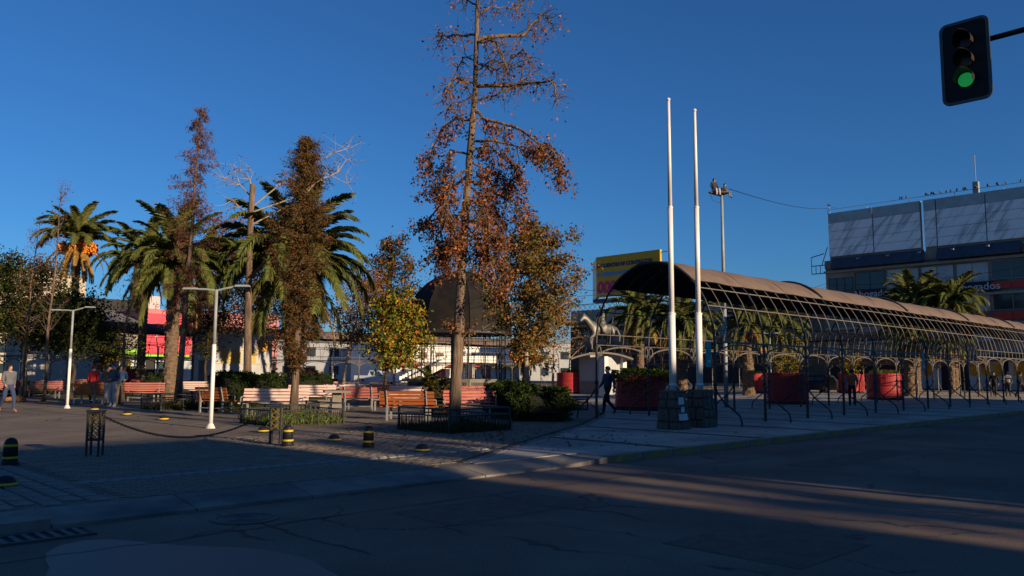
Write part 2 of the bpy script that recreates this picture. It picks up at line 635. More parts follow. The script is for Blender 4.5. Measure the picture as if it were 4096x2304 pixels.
u = 8.9
k = 0
while u < 75:
    u1 = min(u + 3.6, 80)
    if k < 2:
        u1 = (11.5, 14.0)[k]
    rows = [9.97 if k == 0 else 9.42, 13.0, 17.0, 21.5, 26.5, 32.0, 40.0]
    for va, vb in zip(rows, rows[1:]):
        # clip slab against the boundary curve
        poly = []
        pts = [(u + 0.015, va + 0.012), (u1 - (0.36 if k else 0.01), va + 0.012), (u1 - (0.36 if k else 0.01), vb - 0.012), (u + 0.015, vb - 0.012)]
        steps = []
        for t in range(9):
            uu = pts[0][0] + (pts[1][0] - pts[0][0]) * t / 8
            lim = bnd_v(uu) - 0.16 if uu < 33.5 else 40
            steps.append((uu, min(vb - 0.012, lim)))
        if max(q[1] for q in steps) < va + 0.1:
            continue
        steps = [(a, max(b, va + 0.012)) for a, b in steps]
        # drop degenerate leading points
        good = [q for q in steps if q[1] > va + 0.03]
        if len(good) < 2:
            continue
        poly = [(good[0][0], va + 0.012), (good[-1][0], va + 0.012)] + list(reversed(good))
        MB().prism(poly, -0.05, 0.012 + R.uniform(-0.002, 0.002)).build('slab', CONC, walk)
    if u1 < 75 and k > 0:
        v1 = min(40, bnd_v(u1) - 0.2)
        MB().prism([(u1 - 0.35, 9.42), (u1, 9.42), (u1, v1), (u1 - 0.35, max(9.6, v1 - 0.2))], -0.05, 0.008).build('cobble_band', COBBLE, walk)
    u = u1
    k += 1
# pale cobbles set along the boundary
cbm = MB().box((0, 0, 0), (0.19, 0.13, 0.05), taper=0.86).mesh('border_cobble', COBL)
cbd = MB().box((0, 0, 0), (0.19, 0.13, 0.05), taper=0.86).mesh('border_cobble', COBBLE)
nb = 0
for (u0, v0), (u1, v1) in zip(BND, BND[1:-2]):
    L = math.hypot(u1 - u0, v1 - v0)
    a = math.atan2(v1 - v0, u1 - u0)
    for s in range(int(L / 0.2)):
        for row, me in ((0, cbm), (1, cbd)):
            if nb > 290:
                break
            t = (s + 0.5) * 0.2
            off = -0.02 + row * 0.14
            inst('border_cobble', me, walk, (u0 + math.cos(a) * t - math.sin(a) * off, v0 + math.sin(a) * t + math.cos(a) * off, -0.012 + R.uniform(0, 0.006)), a + R.uniform(-0.08, 0.08))
            nb += 1
# pale cobble line across the pavers and the ribbed crossing band
for i in range(62):
    uu = 3.5 + i * 0.2
    if uu < bnd_v(11.7) and uu < 10.9:
        inst('line_cobble', cbm, plaza, (uu, 11.72 + R.uniform(-0.01, 0.01), -0.010 + R.uniform(0, 0.006)), R.uniform(-0.1, 0.1))
        inst('line_cobble', cbm, plaza, (uu + 0.1, 11.87 + R.uniform(-0.01, 0.01), -0.012 + R.uniform(0, 0.006)), R.uniform(-0.1, 0.1))
tbm = MB().box((0, 0, 0), (0.20, 0.36, 0.05), taper=0.95).mesh('band_brick', M('band_brick', (0.19, 0.17, 0.145), 0.85, 0.35, 4, 0.3, 40))
for i in range(5):
    for j in range(11):
        inst('band_brick', tbm, plaza, (2.25 + i * 0.24, 10.2 + j * 0.42 + (i % 2) * 0.2, -0.008 + R.uniform(0, 0.006)), R.uniform(-0.02, 0.02))

# pavers near the camera: real pieces
pv = MB().box((0, 0, 0), (0.208, 0.098, 0.05), taper=0.95)
pvm = pv.mesh('paver', PAVER)
cells = []
for j in range(int((17.5 - 10.0) / 0.11)):
    v = 10.06 + j * 0.11
    for i in range(int(20 / 0.22)):
        uu = 0.8 + i * 0.22 + (0.11 if j % 2 else 0)
        if uu < 0.18 * v or uu > 20:
            continue
        # stop at the slab boundary
        if uu > 8.7 and v < bnd_v(uu) + 0.28:
            continue
        if uu > 8.2 and v < 10.35:
            continue
        if 2.05 < uu < 3.5 and v < 15:
            continue
        if 3.3 < uu < 11.1 and 11.6 < v < 11.99:
            continue
        cells.append((W(uu, v).length, uu, v))
cells.sort()
rest = MB()
for n_, (d_, uu, v) in enumerate(cells):
    z = -0.016 + R.uniform(0, 0.006)
    if n_ < 280:
        inst('paver', pvm, plaza, (uu, v, z), R.uniform(-0.015, 0.015))
    else:
        rest.box((uu, v, z), (0.208, 0.098, 0.05), taper=0.95, mat=Matrix.Rotation(R.uniform(-0.015, 0.015), 3, 'Z'))
ro = rest.build('paver_field', PAVER, plaza)
ro['kind'] = 'stuff'

# resurfaced patches and tar-sealed joints on the road
PATCH = [M('patch_dark', (0.120, 0.088, 0.066), 0.85, 0.3, 6, 0.5, 55), M('patch_pale', (0.160, 0.121, 0.092), 0.85, 0.25, 4, 0.5, 55)]
for n_, (u0, v0, du, dv) in enumerate(((5.6, 6.6, 2.3, 1.1), (9.5, 3.0, 3.2, .9), (13.5, 6.2, 4.5, .8), (20, 4.5, 3.0, 1.6), (6.5, 3.2, 1.4, 1.4))):
    pts_ = [(u0, v0), (u0 + du * .5, v0 - R.uniform(0, .06)), (u0 + du, v0 + R.uniform(-.05, .05)), (u0 + du + R.uniform(-.05, .05), v0 + dv), (u0 + du * .4, v0 + dv + R.uniform(-.05, .05)), (u0 + R.uniform(-.05, .05), v0 + dv)]
    MB().add([(p[0], p[1], RZ + .003) for p in pts_], [tuple(range(6))]).build('asphalt_patch', PATCH[n_ % 2], road)
TAR = M('tar_seal', (.018, .016, .015), .6, .2, 5)
for pts_ in ([(1.5, 7.9), (3, 7.85), (5, 7.95), (8, 7.85), (12, 7.95), (18, 7.9), (26, 7.95)], [(4.1, 8.9), (4.2, 7.9), (4.15, 7.0), (4.3, 5.8)], [(7.4, 7.9), (7.2, 6.9), (7.5, 5.9), (7.3, 5.2)], [(10.4, 9.1), (10.3, 7.6), (10.5, 6.2), (10.3, 4.0), (10.5, 2.5)]):
    mb = MB()
    fine_ = []
    for a_, b_ in zip(pts_, pts_[1:]):
        for s_ in range(8):
            fine_.append((a_[0] + (b_[0] - a_[0]) * s_ / 8 + R.gauss(0, .025), a_[1] + (b_[1] - a_[1]) * s_ / 8 + R.gauss(0, .025)))
    vs_ = []
    for a_, b_ in zip(fine_, fine_[1:]):
        d_ = Vector((b_[0] - a_[0], b_[1] - a_[1]))
        n2 = Vector((-d_.y, d_.x)).normalized() * R.uniform(.006, .016)
        vs_ += [(a_[0] + n2.x, a_[1] + n2.y, RZ + .006), (a_[0] - n2.x, a_[1] - n2.y, RZ + .006)]
    mb.add(vs_, [(2 * i, 2 * i + 1, 2 * i + 3, 2 * i + 2) for i in range(len(vs_) // 2 - 1)])
    mb.build('tar_seam', TAR, road)

# puddle, manhole cover and kerb inlet
pd = []
for i in range(40):
    a = 2 * math.pi * i / 40
    px = 720 + 640 * math.cos(a) * (1 + 0.10 * math.sin(3 * a + 1) + 0.06 * math.sin(7 * a))
    py = 2330 + (175 if math.sin(a) < 0 else 120) * math.sin(a) * (1 + 0.16 * math.sin(2 * a + 0.6) + 0.07 * math.sin(5 * a))
    q = G(px, py, RZ)
    pd.append((q.x, q.y))
m, t, b = nodes_of('puddle_water')
b.inputs['Base Color'].default_value = (0.118, 0.100, 0.082, 1)
b.inputs['Roughness'].default_value = 0.5
b.inputs['Specular IOR Level'].default_value = 0.35
nz = t.nodes.new('ShaderNodeTexNoise')
nz.inputs['Scale'].default_value = 3
bp = t.nodes.new('ShaderNodeBump')
bp.inputs['Strength'].default_value = 0.076
t.links.new(nz.outputs[0], bp.inputs['Height'])
t.links.new(bp.outputs[0], b.inputs['Normal'])
pud = MB()
pud.add([(p[0], p[1], RZ + 0.004) for p in pd], [tuple(range(len(pd)))])
tag(pud.build('puddle', m), 'shallow puddle lying on the asphalt', 'puddle', kind='stuff')

c = G(980, 2075, RZ)
mh = thing('manhole_cover', 'round iron manhole cover with ribbed rings in the road', 'manhole cover', (c.x, c.y, RZ))
IRONM = M('cast_iron', (0.075, 0.07, 0.065), 0.6, 0.3, 8, 0.3, 60, spec=0.4)
MB().lathe([(0.30, 0.002), (0.36, 0.002), (0.36, 0.012), (0.30, 0.012), (0.30, 0.002)], 32, capb=False, capt=False).build('frame_ring', IRONM, mh)
MB().lathe([(0.295, 0.0), (0.295, 0.005)], 32).build('lid', IRONM, mh)
for k, r in enumerate((0.08, 0.15, 0.22, 0.27)):
    MB().lathe([(r - 0.016, 0.004), (r - 0.01, 0.012), (r + 0.01, 0.012), (r + 0.016, 0.004)], 28, capb=False, capt=False).build('rib_ring', IRONM, mh)

gq = W(1.75, VK - 0.40)
dr = thing('storm_drain', 'kerb inlet with dark iron grate at the road edge', 'drain', (gq.x, gq.y, RZ), GRZ)
MB().box((0, 0, 0.003), (2.0, 0.44, 0.006)).build('pit', DARKW, dr)
for i in range(17):
    MB().box((-0.9 + i * 0.112, -0.01, 0.012), (0.05, 0.40, 0.02)).build('grate_bar', IRONM, dr)
MB().box((0, -0.205, 0.012), (1.98, 0.03, 0.024)).box((0, 0.2, 0.012), (1.98, 0.03, 0.024)).build('grate_frame', IRONM, dr)

# fallen leaves
pts = []
for cx, cy, n_, sp in ((1990, 1745, 260, 1.6), (2300, 1760, 90, 1.8), (1300, 1700, 60, 2.0), (1700, 1720, 120, 1.2), (700, 1660, 60, 3.0)):
    q = G(cx, cy)
    for i in range(n_):
        pts.append((q.x + R.gauss(0, sp), q.y + R.gauss(0, sp), 0.028))
pts = [p for p in pts if 9.6 < toUV(Vector(p))[1] and (toUV(Vector(p))[0] > 4)]
me = cloud('fallen_leaves', pts, NR.uniform(0.05, 0.10, len(pts)), palette(len(pts), AUT), 0.8, nbias=(0, 0, 6))
tag(inst('fallen_leaves', me), 'scattered brown and orange fallen leaves on the paving', 'leaves', kind='stuff')


# =====================================================================================
# PERGOLAS
# =====================================================================================
def pergola(name, label, loc, rz, nb, S=2.9, Wd=4.46, H=2.43, B=2.55, full=True, roofmat=ROOFM, dark_first=0, group=None):
    t = thing(name, label, 'pergola', loc, rz, group)
    A = Wd / 2
    up = 0.34

    def arc(th):                                 # th from 0 (near) to pi (far)
        return Vector((0, A - A * math.cos(th), H + B * math.sin(th)))
    # posts
    pm = MB().tube([(0, 0, -0.02), (0, 0, 1.2)], 0.045, 6).tube([(0, 0, 1.2), (0, 0, H)], 0.034, 6).lathe([(0.06, 1.14), (0.075, 1.18), (0.05, 1.26)], 8).mesh('post', IRON if full else GPAINT)
    bl = [(0, 0.0, 1.18), (0, -0.06, 0.95), (0, -0.28, 0.68), (0, -0.58, 0.46), (0, -0.78, 0.30), (0, -0.83, 0.14), (0, -0.83, -0.02)]
    br = MB().tube(bl, 0.028, 5).mesh('brace', IRON if full else GPAINT)
    # spandrel bracket (half arch from post to bay middle) and ring
    ap = []
    for i in range(9):
        a = math.pi / 2 * i / 8
        ap.append((0.03 + (S / 2 - 0.03) * (1 - math.cos(a)), 0, H - 0.50 + 0.44 * math.sin(a)))
    ap = [(0.0, 0, H - 0.78)] + ap
    bm = MB().tube(ap, 0.027, 5).mesh('bracket', GPAINT)
    rg = []
    for i in range(13):
        a = 2 * math.pi * i / 12
        rg.append((0.14 + 0.105 * math.cos(a), 0, H - 0.21 + 0.17 * math.sin(a)))
    rm = MB().tube(rg, 0.021, 5, cap=False).mesh('ring', GPAINT)
    ns = 18
    ma = MB().tube([arc(math.pi * i / ns) for i in range(ns + 1)], 0.035, 5).mesh('main_arch', IRON)
    rb = MB().tube([arc(math.pi * i / ns) for i in range(ns + 1)], 0.014, 4).mesh('rib', GPAINT)
    pk = MB().tube([(0, 0, H), (0, 0, H + up)], 0.012, 4).mesh('picket', GPAINT)
    nrib = 4 if full else 3
    for i in range(nb + 1):
        x = i * S
        for y, s in ((0, 0.0), (Wd, math.pi)):
            inst('post', pm, t, (x, y, 0))
            inst('brace', br, t, (x, y, 0), s)
            for flip in (0, math.pi):
                if (i == 0 and ((flip == math.pi))) or (i == nb and flip == 0):
                    continue
                inst('bracket', bm, t, (x, y, 0), flip)
                inst('ring', rm, t, (x, y, 0), flip)
        inst('main_arch', ma, t, (x, 0, 0))
        if i < nb:
            for k in range(1, nrib):
                inst('rib', rb, t, (x + S * k / nrib, 0, 0))
                for y in (0, Wd):
                    inst('picket', pk, t, (x + S * k / nrib, y, 0))
    L = nb * S
    for y in (0, Wd):
        MB().tube([(0, y, H), (L, y, H)], 0.030, 5).build('rail', GPAINT, t)
        yy = 0.02 if y == 0 else Wd - 0.02
        MB().tube([(0, yy, H + up), (L, yy, H + up)], 0.018, 5).build('rail', GPAINT, t)
    for th in (25, 40, 140, 155):
        p = arc(rad(th))
        MB().tube([(0, p.y, p.z), (L, p.y, p.z)], 0.022, 5).build('purlin', GPAINT, t)
    # roofing sheets, one per bay, slightly above the ribs
    th0, th1, n = rad(46), rad(135), 14
    for v in range(2):
        pass
    for i in range(nb):
        mb = MB()
        vs, fs = [], []
        sag = [R.uniform(-0.03, 0.03) for _ in range(6)]
        for k in range(n + 1):
            th = th0 + (th1 - th0) * k / n
            for q in range(6):
                nrm = Vector((0, -math.cos(th), math.sin(th)))
                p = arc(th) + nrm * (0.045 + sag[q] * math.sin(k * 1.3 + q))
                vs.append((0.01 + (S - 0.02) * q / 5, p.y, p.z))
        for k in range(n):
            for q in range(5):
                a = k * 6 + q
                fs.append((a, a + 1, a + 7, a + 6))
        o = len(vs)
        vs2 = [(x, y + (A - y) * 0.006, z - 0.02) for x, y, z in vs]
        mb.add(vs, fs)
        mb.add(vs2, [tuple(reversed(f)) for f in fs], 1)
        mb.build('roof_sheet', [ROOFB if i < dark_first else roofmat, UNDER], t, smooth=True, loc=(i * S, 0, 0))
        if full and i % 3 == 2:
            MB().tube([arc(th0 + (th1 - th0) * k / n) + Vector((0, 0, 0.09)) for k in range(n + 1)], 0.05, 5).build('roof_seam', IRON, t, loc=(i * S + S, 0, 0))
    return t


O = W(20.6, 12.6)
pergola('pergola', 'long arched iron pergola with brown roof beside the flagpoles', (O.x, O.y, 0), GRZ, 15)
O = W(8, 60)
pergola('pergola', 'far arched pergola along the back edge, behind the dome kiosk', (O.x, O.y, 0), GRZ, 20, full=False, dark_first=9)
O = W(68.5, 19.0)
pergola('pergola', 'cross pergola behind the horse statue with dark roof', (O.x, O.y, 0), GRZ + math.pi / 2, 13, full=False, roofmat=ROOFB)

# teal banners on posts of the front pergola
for px, py, u_, lab in ((2846, 1400, 20.45, 'teal banner hanging on the first post of the pergola, by the flagpoles'), (3690, 1435, 37.8, 'teal banner hanging on a middle post of the long pergola')):
    q = W(u_, 12.6)
    bt = thing('banner', lab, 'banner', (q.x, q.y, 2.05), GRZ)
    MB().box((-0.18, 0, 0.0), (0.26, 0.02, 0.72)).build('panel', TEAL, bt)
    MB().tube([(-0.32, 0, 0.37), (0.02, 0, 0.37)], 0.012, 5).tube([(-0.32, 0, -0.37), (0.02, 0, -0.37)], 0.012, 5).build('bracket_arms', IRON, bt)
    MB().box((-0.18, -0.014, -0.2), (0.14, 0.006, 0.07)).build('printed_block', M('banner_print', (0.35, 0.55, 0.55), 0.6), bt)
    rgp = [(-0.18 + 0.07 * math.cos(a * 0.6), -0.014, 0.24 + 0.07 * math.sin(a * 0.6)) for a in range(9)]
    MB().tube(rgp, 0.009, 4).build('printed_swirl', M('banner_print', (0.35, 0.55, 0.55), 0.6), bt)

# =====================================================================================
# DOME KIOSK (bandstand)
# =====================================================================================
DX, DY = (1840 - CX) / FPX * 56.0, 56.0
dk = thing('bandstand', 'black eight-sided domed bandstand with lattice sides and pigeons on top', 'bandstand', (DX, DY, 0), rad(14))
prof = [(3.72, 4.22), (3.70, 4.9), (3.62, 5.6), (3.40, 6.3), (2.98, 7.0), (2.35, 7.65), (1.5, 8.2), (0.7, 8.5), (0.16, 8.62)]
for k in range(8):
    a0, a1 = 2 * math.pi * k / 8, 2 * math.pi * (k + 1) / 8
    mb = MB()
    vs, fs = [], []
    for r, z in prof:
        for q in range(4):
            a = a0 + (a1 - a0) * q / 3
            # flat-faced gore with a faint belly
            p0 = Vector((math.cos(a0), math.sin(a0))) * r
            p1 = Vector((math.cos(a1), math.sin(a1))) * r
            p = p0 + (p1 - p0) * (q / 3)
            p = p * (1 + 0.012 * math.sin(math.pi * q / 3))
            vs.append((p.x, p.y, z + R.uniform(-0.012, 0.012)))
    for i in range(len(prof) - 1):
        for q in range(3):
            a = i * 4 + q
            fs.append((a, a + 1, a + 5, a + 4))
    mb.add(vs, fs)
    mb.build('dome_panel', DOMEM, dk)
    rp_ = [Vector((math.cos(a0) * (r + 0.02), math.sin(a0) * (r + 0.02), z)) for r, z in prof]
    MB().tube(rp_, 0.022, 5).build('dome_seam', DOMEM, dk)
    c0 = Vector((math.cos(a0), math.sin(a0), 0))
    c1 = Vector((math.cos(a1), math.sin(a1), 0))
    MB().tube([c0 * 3.3 + Vector((0, 0, 1.0)), c0 * 3.3 + Vector((0, 0, 4.2))], 0.055, 8).build('column', IRON, dk)
    MB().tube([c0 * 3.05 + Vector((0, 0, 1.0)), c0 * 3.05 + Vector((0, 0, 4.2))], 0.03, 6).build('column', IRON, dk)
    # lattice: rails and bars, ring ornament near the top
    lat = MB()
    for z in (1.95, 2.05, 2.6, 3.2, 3.75):
        lat.tube([c0 * 3.3 + Vector((0, 0, z)), c1 * 3.3 + Vector((0, 0, z))], 0.014, 4)
    for q in range(1, 10):
        p = c0 + (c1 - c0) * q / 10
        top = 2.05 if q % 2 else 4.15
        lat.tube([p * 3.3 + Vector((0, 0, 1.05)), p * 3.3 + Vector((0, 0, top))], 0.011, 4)
    lat.build('lattice_panel', IRON, dk)
    for q in (0.35, 0.65):
        p = (c0 + (c1 - c0) * q) * 3.3
        d = (c1 - c0).normalized()
        MB().tube([p + d * 0.2 * math.cos(a) + Vector((0, 0, 3.97 + 0.2 * math.sin(a))) for a in [math.pi * w / 6 for w in range(13)]], 0.014, 4, cap=False).build('ring', IRON, dk)
    # plinth panel with perforated grille
    pp0, pp1 = c0 * 3.55, c1 * 3.55
    n_ = (pp0 + pp1).normalized()
    mid = (pp0 + pp1) / 2
    d = (pp1 - pp0).normalized()
    MB().add([pp0 + Vector((0, 0, 0)), pp1, pp1 + Vector((0, 0, 1.0)), pp0 + Vector((0, 0, 1.0))], [(0, 1, 2, 3)]).build('plinth_panel', M('plinth_dark', (0.05, 0.047, 0.043), 0.7), dk)
    MB().extr([(-1.35, 0.02), (1.35, 0.02), (1.35, 1.06), (-1.35, 1.06), (-1.35, 0.02), (-1.2, 0.18), (-1.2, 0.82), (1.2, 0.82), (1.2, 0.18), (-1.2, 0.18)], mid + n_ * 0.03, d, (0, 0, 1), n_, 0.05).build('plinth_frame', M('plinth_frame', (0.16, 0.145, 0.12), 0.7), dk)
    gr = MB()
    for i in range(12):
        for j in range(5):
            gr.box(mid + d * (-1.1 + i * 0.2 + (0.1 if j % 2 else 0)) + n_ * 0.035 + Vector((0, 0, 0.25 + j * 0.12)), (0.06, 0.06, 0.05))
    go = gr.build('grille', M('grille', (0.17, 0.17, 0.17), 0.6), dk)
    go['kind'] = 'stuff'
MB().lathe([(3.55, 0.98), (3.55, 1.04)], 8).build('floor_slab', CONC2, dk)
MB().lathe([(3.74, 4.08), (3.79, 4.10), (3.75, 4.24)], 8, capb=False, capt=False).build('eave_band', IRON, dk)
MB().lathe([(3.60, 4.14), (3.4, 4.5)], 8, capt=True, capb=True).build('ceiling', DARKW, dk)
MB().lathe([(0.2, 8.55), (0.24, 8.65), (0.12, 8.75), (0.04, 9.1)], 10).build('finial', IRON, dk)


# =====================================================================================
# TREES
# =====================================================================================
def droopline(p0, d, L, n, droop, wob):
    pts = [Vector(p0)]
    d = Vector(d).normalized()
    for i in range(n):
        d = (d + Vector((R.gauss(0, wob), R.gauss(0, wob), R.gauss(0, wob) - droop))).normalized()
        pts.append(pts[-1] + d * (L / n))
    return pts


def finish_tree(root, wood, barkm, leaves, sizes, cols, aspect=0.6, droop=0.3, crown='crown', dirs=None):
    if wood is not None:
        wood.build('trunk', barkm, root, smooth=True)
    if leaves is not None and len(leaves):
        inst(crown, cloud(crown, leaves, sizes, cols, aspect, droop=droop, dirs=dirs), root)


def broad(name, label, base, height, z0, rx, nl, N, pal, w=None, lsize=0.12, r0=0.13, lean=(0, 0), barkm=BARK, group=None, clump=0.33, top=0.25, squeeze=1.0, cat='tree'):
    """trunk, limbs, twigs; leaf clumps hang on the twigs so that gaps stay open"""
    root = thing(name, label, cat, (base.x, base.y, 0), 0, group)
    wood = MB()
    tp = []
    n = 7
    for i in range(n + 1):
        t = i / n
        tp.append(Vector((lean[0] * t + R.gauss(0, 0.05) * (i > 0), lean[1] * t + R.gauss(0, 0.05) * (i > 0), height * 0.93 * t - 0.05 * (i == 0))))
    wood.tube(tp, [r0 * (1.25 if i == 0 else 1) * (1 - 0.82 * i / n) for i in range(n + 1)], 8)
    tips = []
    for k in range(nl):
        t = (k + R.random()) / nl
        z = z0 + (height * 0.92 - z0) * t
        f = z / (height * 0.93) * n
        i0 = min(n - 1, int(f))
        p0 = tp[i0].lerp(tp[i0 + 1], f - i0)
        prof = math.sin(math.pi * (0.18 + 0.80 * t)) ** 0.8 * (1 - t) + top * t + 0.15
        L = rx * prof * R.uniform(0.65, 1.25)
        az = k * 2.4 + R.uniform(-0.5, 0.5)
        d = Vector((math.cos(az), math.sin(az) * squeeze, R.uniform(0.25, 0.9)))
        lp = droopline(p0, d, L, 5, 0.06, 0.16)
        rr = r0 * 0.34 * (1 - 0.6 * t)
        wood.tube(lp, [rr * (1 - 0.8 * i / 5) for i in range(6)], 5, cap=False)
        for j in range(1, 6):
            for s in range(2):
                dd = Vector((R.gauss(0, 1), R.gauss(0, 1), R.gauss(0.1, 0.6)))
                tw = droopline(lp[j], dd, L * R.uniform(0.15, 0.42), 3, 0.12, 0.2)
                wood.tube(tw, [rr * 0.28, rr * 0.2, rr * 0.14, 0.003], 4, cap=False)
                tips.append(tw[2])
                tips.append(tw[3])
    tips = np.array([tuple(p) for p in tips])
    wts = NR.uniform(0.05, 1.0, len(tips)) ** 2.2
    idx = NR.choice(len(tips), N, p=wts / wts.sum())
    pos = tips[idx] + NR.normal(size=(N, 3)) * clump * 0.48
    pos = pos[pos[:, 2] > 0.35]
    N = len(pos)
    finish_tree(root, wood, barkm, pos, NR.uniform(0.6, 1.25, N) * lsize, palette(N, pal, w))
    return root


def conifer(name, label, base, height, prof, N, pal, z0, nbr, needle=0.13, r0=0.11, lean=(0, 0), barkm=BARK, droop=0.25, twig=0.16, w=None, bare=None):
    root = thing(name, label, 'tree', (base.x, base.y, 0))
    wood = MB()
    n = 8
    tp = [Vector((lean[0] * i / n + R.gauss(0, 0.02), lean[1] * i / n, height * i / n - (0.05 if i == 0 else 0))) for i in range(n + 1)]
    wood.tube(tp, [r0 * (1.2 if i == 0 else 1) * (1 - 0.9 * i / n) for i in range(n + 1)], 8)
    seg, dirs = [], []

    def R_at(z):
        for (za, ra), (zb, rb) in zip(prof, prof[1:]):
            if za <= z <= zb:
                return ra + (rb - ra) * (z - za) / (zb - za)
        return 0.1
    for k in range(nbr):
        t = (k + R.random()) / nbr
        z = z0 + (height - z0) * t
        f = z / height * n
        i0 = min(n - 1, int(f))
        p0 = tp[i0].lerp(tp[i0 + 1], f - i0)
        L = R_at(z) * R.uniform(0.3, 1.45)
        az = R.uniform(0, 2 * math.pi)
        lp = droopline(p0, (math.cos(az), math.sin(az), R.uniform(-0.1, 0.45)), L, 5, droop * 0.3, 0.13)
        wood.tube(lp, [0.014 + 0.006 * L, 0.012, 0.009, 0.007, 0.005, 0.003], 4, cap=False)
        for j in range(1, 6):
            for s in range(2):
                dd = (lp[j] - lp[j - 1]).normalized() + Vector((R.gauss(0, 0.6), R.gauss(0, 0.6), R.gauss(-droop, 0.4)))
                tw = droopline(lp[j], dd, max(0.15, L * R.uniform(0.15, 0.4)), 3, droop * 0.5, 0.15)
                wood.tube(tw, [0.006, 0.005, 0.003, 0.002], 3, cap=False)
                for q in range(3):
                    seg.append((tw[q], tw[q + 1]))
    seg_a = np.array([tuple(a) for a, b in seg])
    seg_b = np.array([tuple(b) for a, b in seg])
    wt = np.linalg.norm(seg_b - seg_a, axis=1) * NR.uniform(0.1, 1, len(seg)) ** 2.2
    i = NR.choice(len(seg), N, p=wt / wt.sum())
    tt = NR.uniform(0, 1, (N, 1))
    pos = seg_a[i] * (1 - tt) + seg_b[i] * tt + NR.normal(size=(N, 3)) * twig * 0.35
    dv = seg_b[i] - seg_a[i]
    dv /= np.linalg.norm(dv, axis=1)[:, None] + 1e-6
    finish_tree(root, wood, barkm, pos, NR.uniform(0.6, 1.3, N) * needle, palette(N, pal, w), 0.28, droop * 0.6, dirs=dv)
    return root


# --- the tall lanky tree in the fenced bed
YT = 20.6
tb = G(1817, 1720)
YT = tb.y
root = thing('tall_tree', 'tall thin tree with sparse reddish brown leaves inside a low fenced bed', 'tree', (tb.x, tb.y, 0))
wood = MB()
tpx = [(1815, 1725, .20), (1818, 1660, .165), (1828, 1450, .150), (1840, 1200, .125), (1852, 1000, .108), (1866, 800, .096), (1884, 560, .086), (1902, 345, .074), (1906, 150, .058), (1910, -40, .042), (1914, -150, .03)]
tp = [P(x, y, YT) - Vector((tb.x, tb.y, 0)) for x, y, r in tpx]
rt = []
rr_t = []
for (a_, ra), (b_, rb_) in zip(zip(tp, [q_[2] for q_ in tpx]), zip(tp[1:], [q_[2] for q_ in tpx][1:])):
    for s_ in range(8):
        rt.append(a_.lerp(b_, s_ / 8) + Vector((R.gauss(0, .006), R.gauss(0, .006), 0)))
        rr_t.append((ra + (rb_ - ra) * s_ / 8) * R.uniform(.97, 1.04))
wood.tube(rt, rr_t, 18)
for k_ in range(len(rt)):
    for j_ in range(18):
        x_, y_, z_ = wood.v[k_ * 18 + j_]
        c_ = rt[k_]
        f_ = 1 + .05 * (1 if (j_ + (k_ // 5)) % 3 == 0 else -.5) + R.uniform(-.02, .02)
        wood.v[k_ * 18 + j_] = (c_.x + (x_ - c_.x) * f_, c_.y + (y_ - c_.y) * f_, z_)
limbs = [
    ([(1906, 160), (2000, 140), (2090, 140), (2140, 90), (2180, 55), (2215, 110)], 0.050, 0.30), ([(1906, 165), (1980, 170), (2010, 230), (2030, 280)], .03, .3),
    ([(1900, 345), (2020, 340), (2110, 340), (2210, 320), (2228, 395)], .045, .45), ([(1902, 335), (1850, 325), (1825, 310), (1785, 350), (1772, 400)], .03, .35),
    ([(1905, 140), (1840, 140), (1780, 145), (1762, 150)], .03, .45), ([(1892, 480), (1830, 470), (1770, 520), (1720, 620), (1712, 660)], .035, 1.0),
    ([(1893, 440), (1950, 480), (2060, 505), (2160, 575), (2240, 620), (2235, 690)], .04, 1.0), ([(1884, 560), (1990, 570), (2110, 590), (2200, 575)], .03, 1.1),
    ([(1872, 700), (1790, 770), (1730, 860), (1705, 890)], .035, 1.4), ([(1872, 720), (1960, 760), (2050, 800), (2085, 850)], .035, 1.5),
    ([(1862, 860), (1790, 870), (1745, 950), (1770, 1010)], .03, 1.3), ([(1862, 880), (1950, 900), (1995, 1000), (2045, 1070)], .03, 1.4),
    ([(1858, 940), (1940, 960), (1975, 1090), (2000, 1150)], .03, 1.1), ([(1908, 60), (1960, 30), (2060, 35), (2110, -20)], .025, .3),
    ([(1903, 250), (1990, 280), (2090, 200), (2120, 240)], .025, .3), ([(1896, 400), (1980, 380), (2070, 330), (2130, 300)], .025, .3),
    ([(1880, 620), (1800, 600), (1750, 700), (1740, 760)], .025, 1.0), ([(1868, 790), (1940, 830), (1960, 920), (1990, 950)], .025, 1.6),
    ([(1876, 640), (1950, 680), (2010, 700), (2050, 760)], .025, 1.3), ([(1864, 820), (1820, 880), (1790, 960), (1800, 1030)], .025, 1.2),
    ([(1908, 20), (1850, -10), (1830, -60)], .02, .2), ([(1903, 240), (1850, 230), (1830, 270)], .015, .2), ([(1898, 380), (1830, 410), (1790, 440)], .02, .4),
    ([(1910, -20), (1990, -40), (2080, -30)], .02, .2),
    ([(1880, 600), (1960, 590), (2040, 640), (2090, 720)], .025, 1.3), ([(1870, 740), (1930, 780), (1990, 850), (2010, 900)], .022, 1.4), ([(1876, 680), (1820, 700), (1780, 800), (1790, 860)], .02, 1.1),
    ([(1862, 900), (1900, 940), (1930, 1020), (1940, 1060)], .02, 1.4), ([(1860, 930), (1810, 960), (1760, 1010), (1745, 1050)], .02, 1.2), ([(1866, 800), (1900, 830), (1920, 900)], .02, 1.2), ([(1902, 290), (1960, 240), (2030, 250), (2090, 270)], .02, .25),
]
tips, tw_w = [], []
